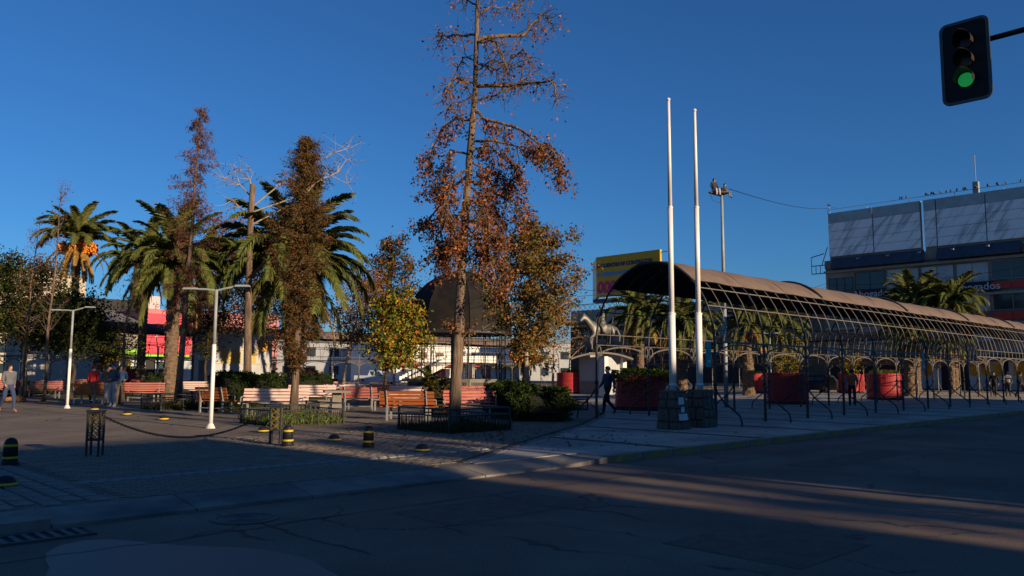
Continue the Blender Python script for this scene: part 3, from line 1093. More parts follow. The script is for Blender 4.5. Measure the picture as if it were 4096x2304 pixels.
for li, (lp, r, dens) in enumerate(limbs):
    dens = dens * .45 if dens < .5 else dens
    dy = R.choice((-1, 1)) * R.uniform(0.3, 1.4)
    pts = []
    for i, (x, y) in enumerate(lp):
        t = i / (len(lp) - 1)
        pts.append(P(x, y, YT + dy * t) - Vector((tb.x, tb.y, 0)))
    # subdivide with a little wobble
    fine = []
    for a, b in zip(pts, pts[1:]):
        for s in range(3):
            fine.append(a.lerp(b, s / 3) + Vector((R.gauss(0, .02), R.gauss(0, .03), R.gauss(0, .02))) * (1 if fine else 0))
    fine.append(pts[-1])
    nn = len(fine)
    wood.tube(fine, [max(0.010, 1.3 * r * (1 - 0.8 * i / nn)) for i in range(nn)], 6, cap=False)
    for j in range(2, nn):
        for s in range(4):
            dd = Vector((R.gauss(0, .8), R.gauss(0, .8), R.gauss(-0.1, .6)))
            if dens >= 1:
                dd.z -= 0.7
            tw = droopline(fine[j], dd, R.uniform(0.25, 0.8), 4, 0.22, 0.2)
            wood.tube(tw, [0.014, .011, .008, .006, .004], 4, cap=False)
            if R.random() < 0.6:
                t2 = droopline(tw[2], Vector((R.gauss(0, 1), R.gauss(0, 1), -0.4)), R.uniform(.15, .45), 3, .3, .2)
                wood.tube(t2, [.005, .004, .003, .002], 3, cap=False)
                tips.append(t2[3])
                tw_w.append(dens * R.random() ** 2.5)
            wt_ = dens * R.random() ** 2.5
            for q in (2, 3, 4):
                tips.append(tw[q])
                tw_w.append(wt_)
# a tuft on the lower trunk
for k in range(14):
    tips.append(P(1835 + R.gauss(0, 22), 1320 + R.gauss(0, 22), YT + R.gauss(0, .15)) - Vector((tb.x, tb.y, 0)))
    tw_w.append(0.5)
tips = np.array([tuple(p) for p in tips])
tw_w = np.array(tw_w)
N = 16500
i = NR.choice(len(tips), N, p=tw_w / tw_w.sum())
pos = tips[i] + NR.normal(size=(N, 3)) * 0.085
cols = palette(N, [(0.32, 0.11, 0.042), (0.23, 0.066, 0.036), (0.40, 0.17, 0.06), (0.14, 0.062, 0.03), (0.10, 0.085, 0.03)])
finish_tree(root, wood, BARK, pos, NR.uniform(0.045, 0.105, N), cols, 0.75, 0.4)

# --- two brown conifers in fenced beds
b1 = G(722, 1629)
b1 = Vector(((724 - CX) / FPX * 31.8, 31.8, 0))
h1 = P(785, 430, 31.8).z
conifer('dead_conifer', 'tall slim dead conifer with rust brown twigs in the far fenced bed', b1, h1,
        [(0, .6), (3.0, .7), (4.5, .85), (6.5, .78), (8.5, .75), (10.2, .72), (11.2, .5), (h1 + .1, .10)], 9500, BRW, 3.2, 150, 0.12, 0.15, (0.45, 0), BARK, 0.35, 0.2)
b2 = Vector(((1182 - CX) / FPX * 23.4, 23.4, 0))
h2 = P(1222, 560, 23.4).z
conifer('browning_conifer', 'bushy browning conifer with narrow top in the grassy fenced bed', b2, h2,
        [(0, .25), (1.7, .25), (2.1, .30), (2.85, .50), (4.2, .55), (5.0, .72), (5.8, .92), (6.6, .66), (7.4, .5), (8.1, .27), (h2 + .1, .14)], 27000, BRG, 1.55, 300, 0.105, 0.13, (0.22, 0), BARK, 0.05, 0.17)

# --- lopped trunk with bare white branches
YL = 40.0
bl = Vector(((990 - CX) / FPX * YL, YL, 0))
root = thing('lopped_tree', 'lopped bare trunk with pale leafless branches behind the hedge', 'tree', (bl.x, bl.y, 0))
wood = MB()
tl = [(988, 1620, .24), (990, 1450, .20), (992, 1250, .18), (998, 1000, .16), (1004, 850, .15), (1011, 738, .14)]
bole = MB()
bole.tube([P(x, y, YL) - bl for x, y, r in tl], [r for x, y, r in tl], 10)
bole.tube([P(x, y, YL) - bl for x, y in ((1000, 1110), (1050, 1060), (1120, 1000))], [.1, .07, .04], 6)
bole.build('trunk', BARK, root, smooth=True)
tips = []
for lp in ([(1008, 790), (960, 740), (900, 715)], [(1008, 780), (1000, 720), (960, 680)], [(1006, 830), (1130, 730), (1250, 660), (1340, 610), (1385, 596)],
           [(1006, 850), (1180, 790), (1280, 720), (1350, 690), (1385, 640)], [(1004, 900), (1200, 800), (1300, 690), (1390, 735)], [(1004, 860), (960, 830), (930, 800)]):
    pts = [P(x, y, YL + i * 0.3) - bl for i, (x, y) in enumerate(lp)]
    wood.tube(pts, [.045 * (1 - .75 * i / len(pts)) for i in range(len(pts))], 5, cap=False)
    for p in pts[1:]:
        for s in range(6):
            tw = droopline(p, (R.gauss(0, 1), R.gauss(0, .6), R.gauss(.2, .7)), R.uniform(.6, 1.6), 4, .03, .25)
            wood.tube(tw, [.018, .013, .009, .006, .004], 4, cap=False)
            tips += tw[2:]
tips = np.array([tuple(p) for p in tips])
i = NR.choice(len(tips), 260)
wood.build('branches', BARKP, root, smooth=True)
finish_tree(root, None, BARKP, tips[i] + NR.normal(size=(260, 3)) * .1, NR.uniform(.08, .15, 260), palette(260, BRW))


def at(px, Y):
    return Vector(((px - CX) / FPX * Y, Y, 0))


# --- autumn and green broadleaf trees
broad('autumn_tree', 'leafy autumn plane tree with olive and copper leaves right of the dome', at(2105, 40), P(2140, 880, 40).z, 2.2, 2.9, 42, 15500, AUTG, None, .18, .14, (0.5, 0), BARKP, 'plane trees around the plaza', .42, .45)
broad('young_tree', 'young tree with yellow green and orange leaves beside the dome', at(1578, 36), P(1590, 1165, 36).z, 1.7, 1.7, 32, 6800, YGR, None, .18, .07, (0.1, 0), BARKP, None, .34, .4)
broad('autumn_tree', 'dark autumn tree standing behind the yellow green young tree', at(1545, 60), P(1560, 940, 60).z, 3.6, 2.9, 32, 7500, AUT + DGR, None, .22, .14, (0.3, 0), BARKD, 'plane trees around the plaza', .5, .4)
broad('autumn_tree', 'orange plane tree between the palms and the lopped trunk', at(890, 56), P(870, 830, 56).z, 3.5, 3.0, 34, 7500, AUT, None, .17, .14, (0, 0), BARKD, 'plane trees around the plaza', .55, .5)
broad('autumn_tree', 'copper leaved tree beside the grey kiosk wall', at(1050, 50), P(1060, 1010, 50).z, 2.6, 3.0, 34, 8500, AUT, None, .15, .12, (0, 0), BARKP, 'plane trees around the plaza', .5, .5)
broad('autumn_tree', 'leaning pale-trunked tree with copper leaves behind the bench rows', at(1365, 48), P(1420, 1090, 48).z, 3.0, 2.4, 30, 5600, AUT, None, .14, .10, (1.3, 0), BARKP, 'plane trees around the plaza', .45, .4)
broad('autumn_tree', 'sparse plane tree with brown leaves right behind the red planter sapling', at(2215, 58), P(2215, 1130, 58).z, 3.0, 2.4, 24, 2600, AUTG, None, .16, .10, (0, 0), BARKP, 'plane trees around the plaza', .5, .4)
broad('green_tree', 'dense dark green tree behind the twin-armed lamp post', at(300, 43), P(300, 1190, 43).z, 2.5, 2.4, 34, 7500, DGR, None, .17, .14, (0.2, 0), BARKD, 'dark trees along the street end', .5, .5)
broad('green_tree', 'dark green tree with twin pale stems behind the sleeping dog', at(110, 44), P(110, 1020, 44).z, 2.7, 2.9, 36, 9500, DGR + [(0.12, 0.06, 0.02)], None, .17, .16, (0, 0), BARKP, 'dark trees along the street end', .5, .5)
broad('green_tree', 'dark green tree at the open end of the bench row', at(-80, 42), P(0, 1050, 42).z, 2.7, 3.0, 30, 6500, DGR, None, .17, .16, (0, 0), BARKD, 'dark trees along the street end', .5, .5)
broad('green_tree', 'low yellowing tree in front of the white wall', at(440, 47), P(440, 1330, 47).z, 1.6, 2.0, 22, 2800, YGR + DGR, None, .16, .08, (0, 0), BARKD, None, .45, .6)
broad('dark_tree', 'dark conifer-like tree beside the grey kiosk, before the palm trunk', at(830, 46), P(830, 1130, 46).z, 2.3, 1.9, 30, 4200, BRG + DGR, None, .13, .09, (0, 0), BARKD, None, .4, .3)
for px, Y, ty, lab in ((190, 38, 730, 'tall thin leafless tree beside the fruiting palm'), (105, 40, 870, 'thin leafless tree left of the fruiting palm'), (495, 36, 1050, 'slender bare tree with pale stem beside the talking people')):
    q = at(px, Y)
    h = P(px, ty, Y).z
    root = thing('bare_tree', lab, 'tree', (q.x, q.y, 0), 0, 'leafless street trees')
    wood = MB()
    tp = [Vector((R.gauss(0, .05) + i * .04, R.gauss(0, .05), h * i / 8)) for i in range(9)]
    wood.tube(tp, [.075 * (1 - .9 * i / 8) + .004 for i in range(9)], 7)
    tips = []
    for k in range(44):
        t = R.uniform(.3, .97)
        p = tp[int(t * 8)].lerp(tp[int(t * 8) + 1], t * 8 - int(t * 8))
        az = R.uniform(0, 6.28)
        b_ = droopline(p, (math.cos(az), math.sin(az), R.uniform(.3, 1.3)), h * R.uniform(.06, .2) * (1.3 - t), 5, -.02, .2)
        wood.tube(b_, [.018, .014, .010, .007, .005, .003], 4, cap=False)
        for s in range(4):
            c_ = droopline(b_[2 + s % 3], (R.gauss(0, 1), R.gauss(0, 1), .6), R.uniform(.2, .6), 3, 0, .2)
            wood.tube(c_, [.007, .005, .004, .002], 3, cap=False)
            tips.append(c_[2])
    tips = np.array([tuple(p) for p in tips])
    i = NR.choice(len(tips), 240)
    finish_tree(root, wood, BARK, tips[i] + NR.normal(size=(240, 3)) * .15, NR.uniform(.07, .13, 240), palette(240, BRW))


# --- palms
def frond(L, e0, curl, n=30, dead=False, wid=0.5):
    """one pinnate frond: arching midrib with two rows of hanging leaflets"""
    pts, e, p = [], rad(e0), Vector((0, 0, 0))
    ds = []
    for i in range(n + 1):
        pts.append(p.copy())
        d = Vector((math.cos(e), 0, math.sin(e)))
        ds.append(d)
        p = p + d * (L / n)
        e -= rad(curl) / n * (0.5 + 1.0 * i / n)
    vs, fs, cs = [], [], []
    g0 = [(0.095, 0.115, 0.030), (0.13, 0.145, 0.040), (0.07, 0.088, 0.024), (0.17, 0.165, 0.05)]
    if dead:
        g0 = [(0.34, 0.19, 0.05), (0.26, 0.14, 0.04), (0.40, 0.25, 0.07)]

    def add(q, col):
        o = len(vs)
        vs.extend(q)
        fs.append(tuple(range(o, o + len(q))))
        cs.extend([col] * len(q))
    for i in range(n):                                   # midrib
        w0, w1 = .03 * (1 - i / n) + .004, .03 * (1 - (i + 1) / n) + .004
        a, b = pts[i], pts[i + 1]
        y = Vector((0, 1, 0))
        add([a - y * w0, a + y * w0, b + y * w1, b - y * w1], (0.16, 0.13, 0.05) if not dead else (0.26, 0.15, 0.05))
    for i in range(3, n):
        t = i / n
        ll = wid * (math.sin(math.pi * min(1, .12 + .86 * t)) ** .55) * R.uniform(.85, 1.12)
        for half in (0, .5):
            a = pts[i].lerp(pts[i + 1], half)
            d = ds[i]
            nrm = Vector((-d.z, 0, d.x))
            for s in (-1, 1):
                v = (d * .85 + Vector((0, s, 0)) * .75 + nrm * R.uniform(-.05, .35) + Vector((0, 0, -.25))).normalized()
                tip = a + v * ll + Vector((0, 0, -.10 * ll))
                wv = d * (0.017 if not dead else .014)
                mid = a + v * ll * .5 + Vector((0, 0, .02))
                add([a - wv, a + wv, mid + wv * .9, tip, mid - wv * .9], g0[R.randrange(len(g0))])
    me = bpy.data.meshes.new('frond')
    me.from_pydata([tuple(q) for q in vs], [], fs)
    ca = me.color_attributes.new('Col', 'FLOAT_COLOR', 'POINT')
    ca.data.foreach_set('color', np.concatenate([np.array(cs), np.ones((len(cs), 1))], 1).ravel())
    me.materials.append(LEAF)
    return me


FR = {}
for key, e0, curl in (('up', 76, 62), ('high', 58, 98), ('mid', 36, 112), ('flat', 16, 105), ('low', -8, 78), ('hang', -38, 50)):
    FR[key] = [frond(1.0, e0 + R.uniform(-5, 5), curl + R.uniform(-10, 10), wid=.19) for _ in range(2)]
FRD = [frond(1.0, -25, 60, dead=True, wid=.14), frond(1.0, -55, 30, dead=True, wid=.13)]
SCALE_FIX = 1.0
TRK = {}


def palm(name, label, px, Y, cy, L, r=.36, nf=46, dead=6, fruit=False, group='date palms around the plaza', low=True, base_wide=1.15, x_off=0.0, skirts=True):
    b = at(px, Y)
    H = P(px, cy, Y).z
    t = thing(name, label, 'palm', (b.x, b.y, 0), R.uniform(0, 6.28), group)
    # trunk: stacked leaf-scar rings, thicker under the crown
    mb = MB()
    prof = []
    n = max(8, int(H / .22))
    for i in range(n):
        z = H * i / n
        rr = r * (base_wide if i < 2 else 1.0) * (0.92 + .2 * max(0, (i / n - .72)) / .28)
        prof += [(rr * .94, z), (rr * .90, z + H / n * .5)]
    prof.append((r * 1.25, H))
    mb.lathe(prof, 14)
    mb.v = [(x * (1 + .07 * math.sin(5 * math.atan2(y, x) + z * 9)), y * (1 + .07 * math.sin(5 * math.atan2(y, x) + z * 9)), z) for x, y, z in mb.v]
    mb.build('trunk', PALMB, t)
    # diamond leaf scars spiralling up the trunk
    sc = MB()
    for k in range(int(H * 26)):
        a = k * 2.39996
        z = H * k / (H * 26) + .05
        if z > H - .1:
            break
        d = Vector((math.cos(a), math.sin(a), 0))
        tn = Vector((-d.y, d.x, 0))
        rr = r * .93 * (0.92 + .2 * max(0, (z / H - .72)) / .28)
        w_, h_ = r * .34, .085
        o_ = d * rr
        zz = Vector((0, 0, z))
        sc.add([o_ + tn * w_ + zz, o_ - tn * w_ + zz, o_ * .97 + zz - Vector((0, 0, h_)), o_ * .98 + zz + Vector((0, 0, h_)), o_ * 1.0 + d * R.uniform(.03, .06) + zz + Vector((0, 0, .02))], [(0, 4, 2), (2, 4, 1), (1, 4, 3), (3, 4, 0)])
    sc.build('leaf_scars', PALMB, t)
    # stubs of cut leaves below the crown
    if skirts:
        st = MB()
        for k in range(46):
            a = k * 2.4
            z = H - .05 - .028 * k
            d = Vector((math.cos(a), math.sin(a), 0))
            st.tube([d * r * .9 + Vector((0, 0, z - .1)), d * r * 1.42 + Vector((0, 0, z + .12))], [.07, .035], 4)
        st.build('leaf_stubs', PALMB, t)
    order = [('up', .12), ('high', .2), ('mid', .24), ('flat', .20), ('low', .14), ('hang', .10)]
    k = 0
    for key, share in order:
        if fruit and key in ('flat', 'low', 'hang'):
            continue
        if not low and key == 'hang':
            continue
        for _ in range(max(2, int(nf * share))):
            a = k * 2.39996 + R.uniform(-.2, .2)
            k += 1
            inst('frond', FR[key][k % 2], t, (math.cos(a) * r * .5, math.sin(a) * r * .5, H + R.uniform(-.1, .18)), (R.uniform(-.12, .12), R.uniform(-.12, .12), a), L * R.uniform(.85, 1.12))
    for j in range(dead):
        a = j * 2.4 + .7
        inst('dry_frond', FRD[j % 2], t, (math.cos(a) * r * .6, math.sin(a) * r * .6, H - .15), (0, R.uniform(-.1, .15), a), L * R.uniform(.75, 1.0))
    if fruit:
        FRU = M('date_fruit', (0.62, 0.20, 0.02), .6, .25, 30)
        for j in range(9):
            a = j * .7
            d = Vector((math.cos(a), math.sin(a), 0))
            c = d * (r + .72) + Vector((0, 0, H - .55 + R.uniform(-.18, .12)))
            s = MB()
            s.tube([d * .2 + Vector((0, 0, H)), d * (r + .5) + Vector((0, 0, H + .05)), c], .025, 4)
            for q in range(70):
                v = Vector((R.gauss(0, 1), R.gauss(0, 1), R.gauss(0, 1))).normalized() * R.uniform(.5, 1) * .42
                v.z *= 1.15
                s.box(c + v, (.09, .09, .12), mat=Matrix.Rotation(R.uniform(0, 3), 3, 'X'))
            s.build('fruit_bunch', FRU, t)
    return t


palm('palm', 'slim date palm with a ring of orange fruit bunches', 292, 58, 965, 3.4, .28, 66, 20, True)
palm('palm', 'stout palm with rough lit trunk beside the rust brown conifer', 690, 40, 1060, 3.5, .37, 56, 4)
palm('palm', 'slim-trunked palm left of the stout rough-trunked palm', 572, 52, 1050, 3.5, .30, 44, 4)
palm('palm', 'slim palm trunk right of the rust brown conifer', 790, 54, 1070, 3.2, .30, 40, 4)
palm('palm', 'large spreading palm behind the browning conifer', 1165, 43, 1060, 4.9, .34, 66, 4)
palm('palm', 'palm with lit feathery crown behind the horse statue kiosk', 2560, 66, 1260, 3.6, .38, 42, 8)
palm('palm', 'palm with lit trunk behind the flagpoles', 2725, 46, 1290, 2.7, .36, 40, 8)
palm('palm', 'thick palm beside the small red planter under the pergola arches', 2990, 56, 1290, 3.0, .44, 44, 8)
palm('palm', 'palm seen between the pergola ribs above the round red planter', 3110, 66, 1310, 3.2, .40, 40, 8)
palm('palm', 'palm rising above the pergola roof before the Abogados boards', 3660, 76, 1205, 3.6, .40, 44, 6)
palm('palm', 'palm above the pergola roof next to the red balcony panels', 3810, 72, 1215, 3.6, .40, 46, 6)
palm('palm', 'rough-trunked palm beside the half lit red planter', 3632, 56, 1345, 2.3, .42, 36, 10)
palm('palm', 'slim lit palm trunk beyond the half lit red planter', 3800, 62, 1370, 2.0, .24, 30, 8)
palm('palm', 'palm with yellow hanging fronds behind the dome lattice', 2105, 68, 1400, 2.2, .34, 30, 14, True)
# low young palm in a bed
b = at(1722, 43)
t = thing('young_palm', 'trunkless young palm with upright fronds before the bandstand', 'palm', (b.x, b.y, 0))
MB().lathe([(.22, 0), (.26, .3), (.12, .8)], 10).build('trunk', PALMB, t)
for k in range(16):
    inst('frond', FR[('up', 'high', 'mid')[k % 3]][k % 2], t, (0, 0, .7), (0, 0, k * 2.4), R.uniform(1.1, 1.55))


# =====================================================================================
# PLANTERS
# =====================================================================================
def planter(label, px, Y, r=1.0, h=1.5, bricks=False, plant=None):
    b = at(px, Y)
    t = thing('brick_planter', label, 'planter', (b.x, b.y, 0), 0, 'round red brick planters')
    MB().lathe([(r - .03, .0), (r - .03, .14), (r - .05, .15), (r - .05, h - .07)], 40, capt=False).build('core', REDM, t)
    MB().lathe([(r - .03, 0.0), (r + .02, 0.0), (r + .02, .13), (r - .03, .13)], 40, capb=False, capt=False).build('footing', M('footing_dark', (.03, .028, .028), .8), t)
    MB().lathe([(r - .14, h - .30), (0.01, h - .16)], 30, capb=False).build('soil', SOIL, t)
    # courses of bricks
    nc = 15
    ch = (h - .15) / nc
    nb_ = 24
    bw = 2 * math.pi / nb_

    def brickgeo(mb, M4):
        n = 3
        vs, fs = [], []
        for z in (-.5, .5):
            for k in range(n + 1):
                a = (k / n - .5) * bw * .94
                for rr in (r - .10, r + .008):
                    vs.append(M4 @ Vector((rr * math.cos(a), rr * math.sin(a), z * ch * .80)))
        w = (n + 1) * 2
        for k in range(n):
            i = k * 2
            fs += [(i + 1, i + 3, w + i + 3, w + i + 1), (w + i, w + i + 1, w + i + 3, w + i + 2), (i, i + 2, i + 3, i + 1)]
        fs += [(0, 1, w + 1, w), (2 * n, w + 2 * n, w + 2 * n + 1, 2 * n + 1)]
        mb.add(vs, fs)
    one = MB()
    brickgeo(one, Matrix.Identity(4))
    bmesh_ = one.mesh('brick', REDB)
    rest = MB()
    face = math.atan2(-b.y, -b.x)
    for c in range(nc):
        z = .15 + (c + .5) * ch
        for k in range(nb_):
            a = k * bw + (bw / 2 if c % 2 else 0)
            da = (a - face + math.pi) % (2 * math.pi) - math.pi
            jr = R.uniform(-.008, .010)
            if bricks and abs(da) < rad(95):
                inst('brick', bmesh_, t, (math.cos(a) * jr, math.sin(a) * jr, z), a + R.uniform(-.004, .004))
            else:
                brickgeo(rest, Matrix.Translation((math.cos(a) * jr, math.sin(a) * jr, z)) @ Matrix.Rotation(a, 4, 'Z'))
    o = rest.build('brick_courses', REDB, t)
    o['kind'] = 'stuff'
    # header course on top
    hd = MB()
    for k in range(36):
        a = k * 2 * math.pi / 36
        hd.box((math.cos(a) * (r - .06), math.sin(a) * (r - .06), h - .03), (.17, .155, .07), mat=Matrix.Rotation(a, 3, 'Z'))
    o = hd.build('top_course', REDB, t)
    if plant == 'hedge':
        N = 5200
        a = NR.uniform(0, 2 * math.pi, N)
        rr = r * np.sqrt(NR.uniform(0, 1, N)) * 1.02
        z = h + .12 + NR.uniform(-.25, .16, N)
        spill = (rr > r * .8)
        z = np.where(spill, h + .2 - np.abs(NR.normal(0, .42, N)) * (0.5 + .9 * (np.sin(a * 3 + 1) > -.2)), z)
        rr = np.where(spill, r + NR.uniform(.0, .16, N), rr)
        pos = np.stack([rr * np.cos(a), rr * np.sin(a), z], 1)
        pos = pos[pos[:, 2] > .45]
        inst('foliage', cloud('foliage', pos, NR.uniform(.05, .11, len(pos)), palette(len(pos), HDG + GRS[:2]), .7), t)
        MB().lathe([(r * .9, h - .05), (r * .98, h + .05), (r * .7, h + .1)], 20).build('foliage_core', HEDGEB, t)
    elif plant == 'grass':
        N = 900
        a = NR.uniform(0, 2 * math.pi, N)
        rr = (r - .15) * np.sqrt(NR.uniform(0, 1, N))
        pos = np.stack([rr * np.cos(a), rr * np.sin(a), h + NR.uniform(-.15, .22, N)], 1)
        inst('foliage', cloud('foliage', pos, NR.uniform(.08, .2, N), palette(N, GRS + AUTG), .25, droop=-.8), t)
    elif plant == 'tree':
        N = 900
        wood = MB()
        tips = []
        for k in range(7):
            az = k * .9
            lp = droopline((0, 0, h - .2), (math.cos(az) * .4, math.sin(az) * .4, 1), R.uniform(1.2, 2.2), 5, 0, .12)
            wood.tube(lp, [.03, .025, .02, .015, .01, .005], 5)
            tips += lp[1:]
        wood.build('stems', BARKP, t)
        tips = np.array([tuple(p) for p in tips])
        i = NR.choice(len(tips), N)
        inst('foliage', cloud('foliage', tips[i] + NR.normal(size=(N, 3)) * .3, NR.uniform(.09, .17, N), palette(N, YGR), .6, droop=.3), t)
    return t


planter('red brick planter overhung by a clipped green hedge behind the walking man', 2562, 33, 1.04, 1.42, True, 'hedge')
planter('sunlit red brick planter with a bare sapling beyond the dark bushes', 2283, 58, 1.0, 1.5, False, 'grass')
planter('shaded red brick planter with a bright green shrub under the pergola', 3144, 40.5, 1.0, 1.56, True, 'tree')
planter('red brick planter half in shade and half sunlit', 3530, 48, 1.0, 1.55, True, 'grass')
planter('small looking sunlit red planter beside the thick palm trunk', 3016, 63, .9, 1.5, False, 'grass')
planter('red brick planter behind the person in orange bib', 3398, 64, .95, 1.5, False, 'tree')
planter('red brick planter with palm trunk behind the white lit benches', 1228, 64, 1.0, 1.6, False, 'grass')
planter('leaf-shaded red brick planter behind the talking people', 530, 62, 1.1, 1.6, False, 'grass')
# sapling stakes in the second planter
q = at(2275, 58)
t = thing('sapling', 'bare leaning sapling growing in the sunlit planter', 'sapling', (q.x, q.y, 1.3))
MB().tube([(0, 0, 0), (.1, 0, 1.4), (.15, 0, 2.2)], [.05, .04, .02], 5).tube([(.1, 0, 1.2), (.6, 0, 1.75), (1.15, 0, 2.2)], [.035, .025, .01], 5).build('stem', BARKP, t)


# =====================================================================================
# FENCED BEDS, HEDGES
# =====================================================================================
def bed(label, c, side, Hf=.62, grass=2600, gcol=GRS, gh=.3):
    t = thing('bed_fence', label, 'fence', (c.x, c.y, 0), GRZ, 'low iron fences around tree beds')
    s = side / 2
    cor = [(-s, -s), (s, -s), (s, s), (-s, s)]
    pm = MB().box((0, 0, Hf / 2), (.05, .05, Hf)).mesh('corner_post', IRON)
    bm = MB().box((0, 0, .22), (.014, .014, .42)).mesh('bar', IRON)
    for k in range(4):
        a, b = Vector((*cor[k], 0)), Vector((*cor[(k + 1) % 4], 0))
        inst('corner_post', pm, t, a)
        for z in (Hf - .03, .42):
            MB().tube([a + Vector((0, 0, z)), b + Vector((0, 0, z))], .02, 5).build('rail', IRON, t)
        n = int(side / .105)
        for i in range(1, n):
            inst('bar', bm, t, a.lerp(b, i / n))
    MB().box((0, 0, .02), (side - .04, side - .04, .04)).build('soil', SOIL, t)
    N = grass
    x = NR.uniform(-s, s, N)
    y = NR.uniform(-s, s, N)
    hh = gh * NR.uniform(.3, 1.2, N) * (0.6 + .5 * np.sin(x * 2.3 + 1) * np.cos(y * 2.1))
    pos = np.stack([x * 1.06, y * 1.06, .03 + hh * NR.uniform(.2, .9, N)], 1)
    g = inst('grass', cloud('grass', pos, NR.uniform(.12, .28, N), palette(N, gcol), .10, droop=-1.6), t)
    g['kind'] = 'stuff'
    return t


bed('low iron fence around the tall thin tree, leafy weeds inside', Vector((tb.x, tb.y, 0)), 2.05, grass=3000, gcol=[(.045, .065, .016), (.035, .05, .014), (.10, .085, .03)], gh=.28)
bed('low iron fence with bright grass around the browning conifer', b2, 2.1, grass=4200, gh=.45)
bed('low iron fence around the slim dead conifer', b1, 2.0, grass=2600, gcol=[(.045, .065, .016), (.06, .09, .02), (.16, .11, .03)], gh=.4)
q = at(2240, 33)
bed('low iron fence beside the dark bushes, left of the first pergola post', q, 1.6, .55, 300)


def hedge(label, px, Y, wx, wy, h, N=5200, pal=HDG, ls=.075, lump=.18, cat='hedge', group=None):
    b = at(px, Y)
    t = thing('hedge', label, cat, (b.x, b.y, 0), R.uniform(-.1, .1), group)
    nx, ny = 14, 8
    # lumpy dark filler, added inside the leaves to block light
    mb = MB()
    prof = [(.80, 0.02), (.86, .3), (.84, .62), (.66, .84), (.25, .93)]
    vs, fs = [], []
    n = 22
    for rr, z in prof:
        for k in range(n):
            a = 2 * math.pi * k / n
            ca, sa = math.cos(a), math.sin(a)
            sx = math.copysign(abs(ca) ** .55, ca)
            sy = math.copysign(abs(sa) ** .55, sa)
            j = 1 + lump * .5 * math.sin(3 * a + z * 7 + px)
            vs.append((sx * rr * wx / 2 * j, sy * rr * wy / 2 * j, z * h))
    for i in range(len(prof) - 1):
        for k in range(n):
            k2 = (k + 1) % n
            fs.append((i * n + k, i * n + k2, (i + 1) * n + k2, (i + 1) * n + k))
    fs.append(tuple((len(prof) - 1) * n + k for k in range(n)))
    mb.add(vs, fs)
    mb.build('filler_core', HEDGEB, t)
    a = NR.uniform(0, 2 * np.pi, N)
    z = NR.uniform(0.02, 1, N) ** .75
    rr = np.interp(z, [0, .35, .7, .9, 1], [.95, 1.0, .94, .75, .1])
    top = NR.uniform(0, 1, N) < .35
    rr = np.where(top, rr * np.sqrt(NR.uniform(0, 1, N)), rr * NR.uniform(.86, 1.06, N))
    z = np.where(top, .88 + .12 * NR.uniform(0, 1, N) + lump * .25 * np.sin(a * 4 + px), z)
    ca, sa = np.cos(a), np.sin(a)
    lumpf = 1 + lump * .5 * np.sin(3 * a + z * 7 + px) + lump * .3 * np.sin(9 * a + z * 15)
    pos = np.stack([np.sign(ca) * np.abs(ca) ** .55 * rr * wx / 2 * lumpf, np.sign(sa) * np.abs(sa) ** .55 * rr * wy / 2 * lumpf, z * h * (1 + lump * .2 * np.sin(a * 5))], 1)
    inst('foliage', cloud('foliage', pos, NR.uniform(.6, 1.4, N) * ls, palette(N, pal), .65), t)
    return t


hedge('clipped dark green hedge behind the brightest lit bench', 945, 30.5, 1.7, 1.5, 1.42, 6000)
hedge('clipped dark green hedge between the hedge end and the palm trunk', 1075, 30.8, 1.35, 1.4, 1.36, 4600)
hedge('small rounded bush behind the long lit benches', 1268, 45, 2.0, 1.4, 1.35, 3000, lump=.3, cat='bush')
hedge('dark leafy bush before the perforated bandstand base', 2030, 27.0, 1.5, 1.6, 1.12, 5200, lump=.35, cat='bush')
hedge('broad dark leafy bush left of the first pergola post', 2165, 25.5, 1.9, 1.9, 1.0, 6500, lump=.35, cat='bush')
hedge('bush with reddish tips between the orange bench and the tall tree', 1765, 27.5, 1.1, 1.0, 1.15, 3000, HDG + [(.14, .06, .02)], lump=.35, cat='bush')
hedge('small bush beside the far lit bench end', 640, 46, 1.2, 1.0, 1.25, 1800, lump=.3, cat='bush')
hedge('low dark shrub under the far left benches', 430, 44.5, 3.4, 1.2, .75, 3200, lump=.3, cat='bush')
hedge('low dark shrub behind the sleeping dog', 120, 46, 3.0, 1.2, .8, 2600, lump=.3, cat='bush')


# =====================================================================================
# BENCHES
# =====================================================================================
BM = {}


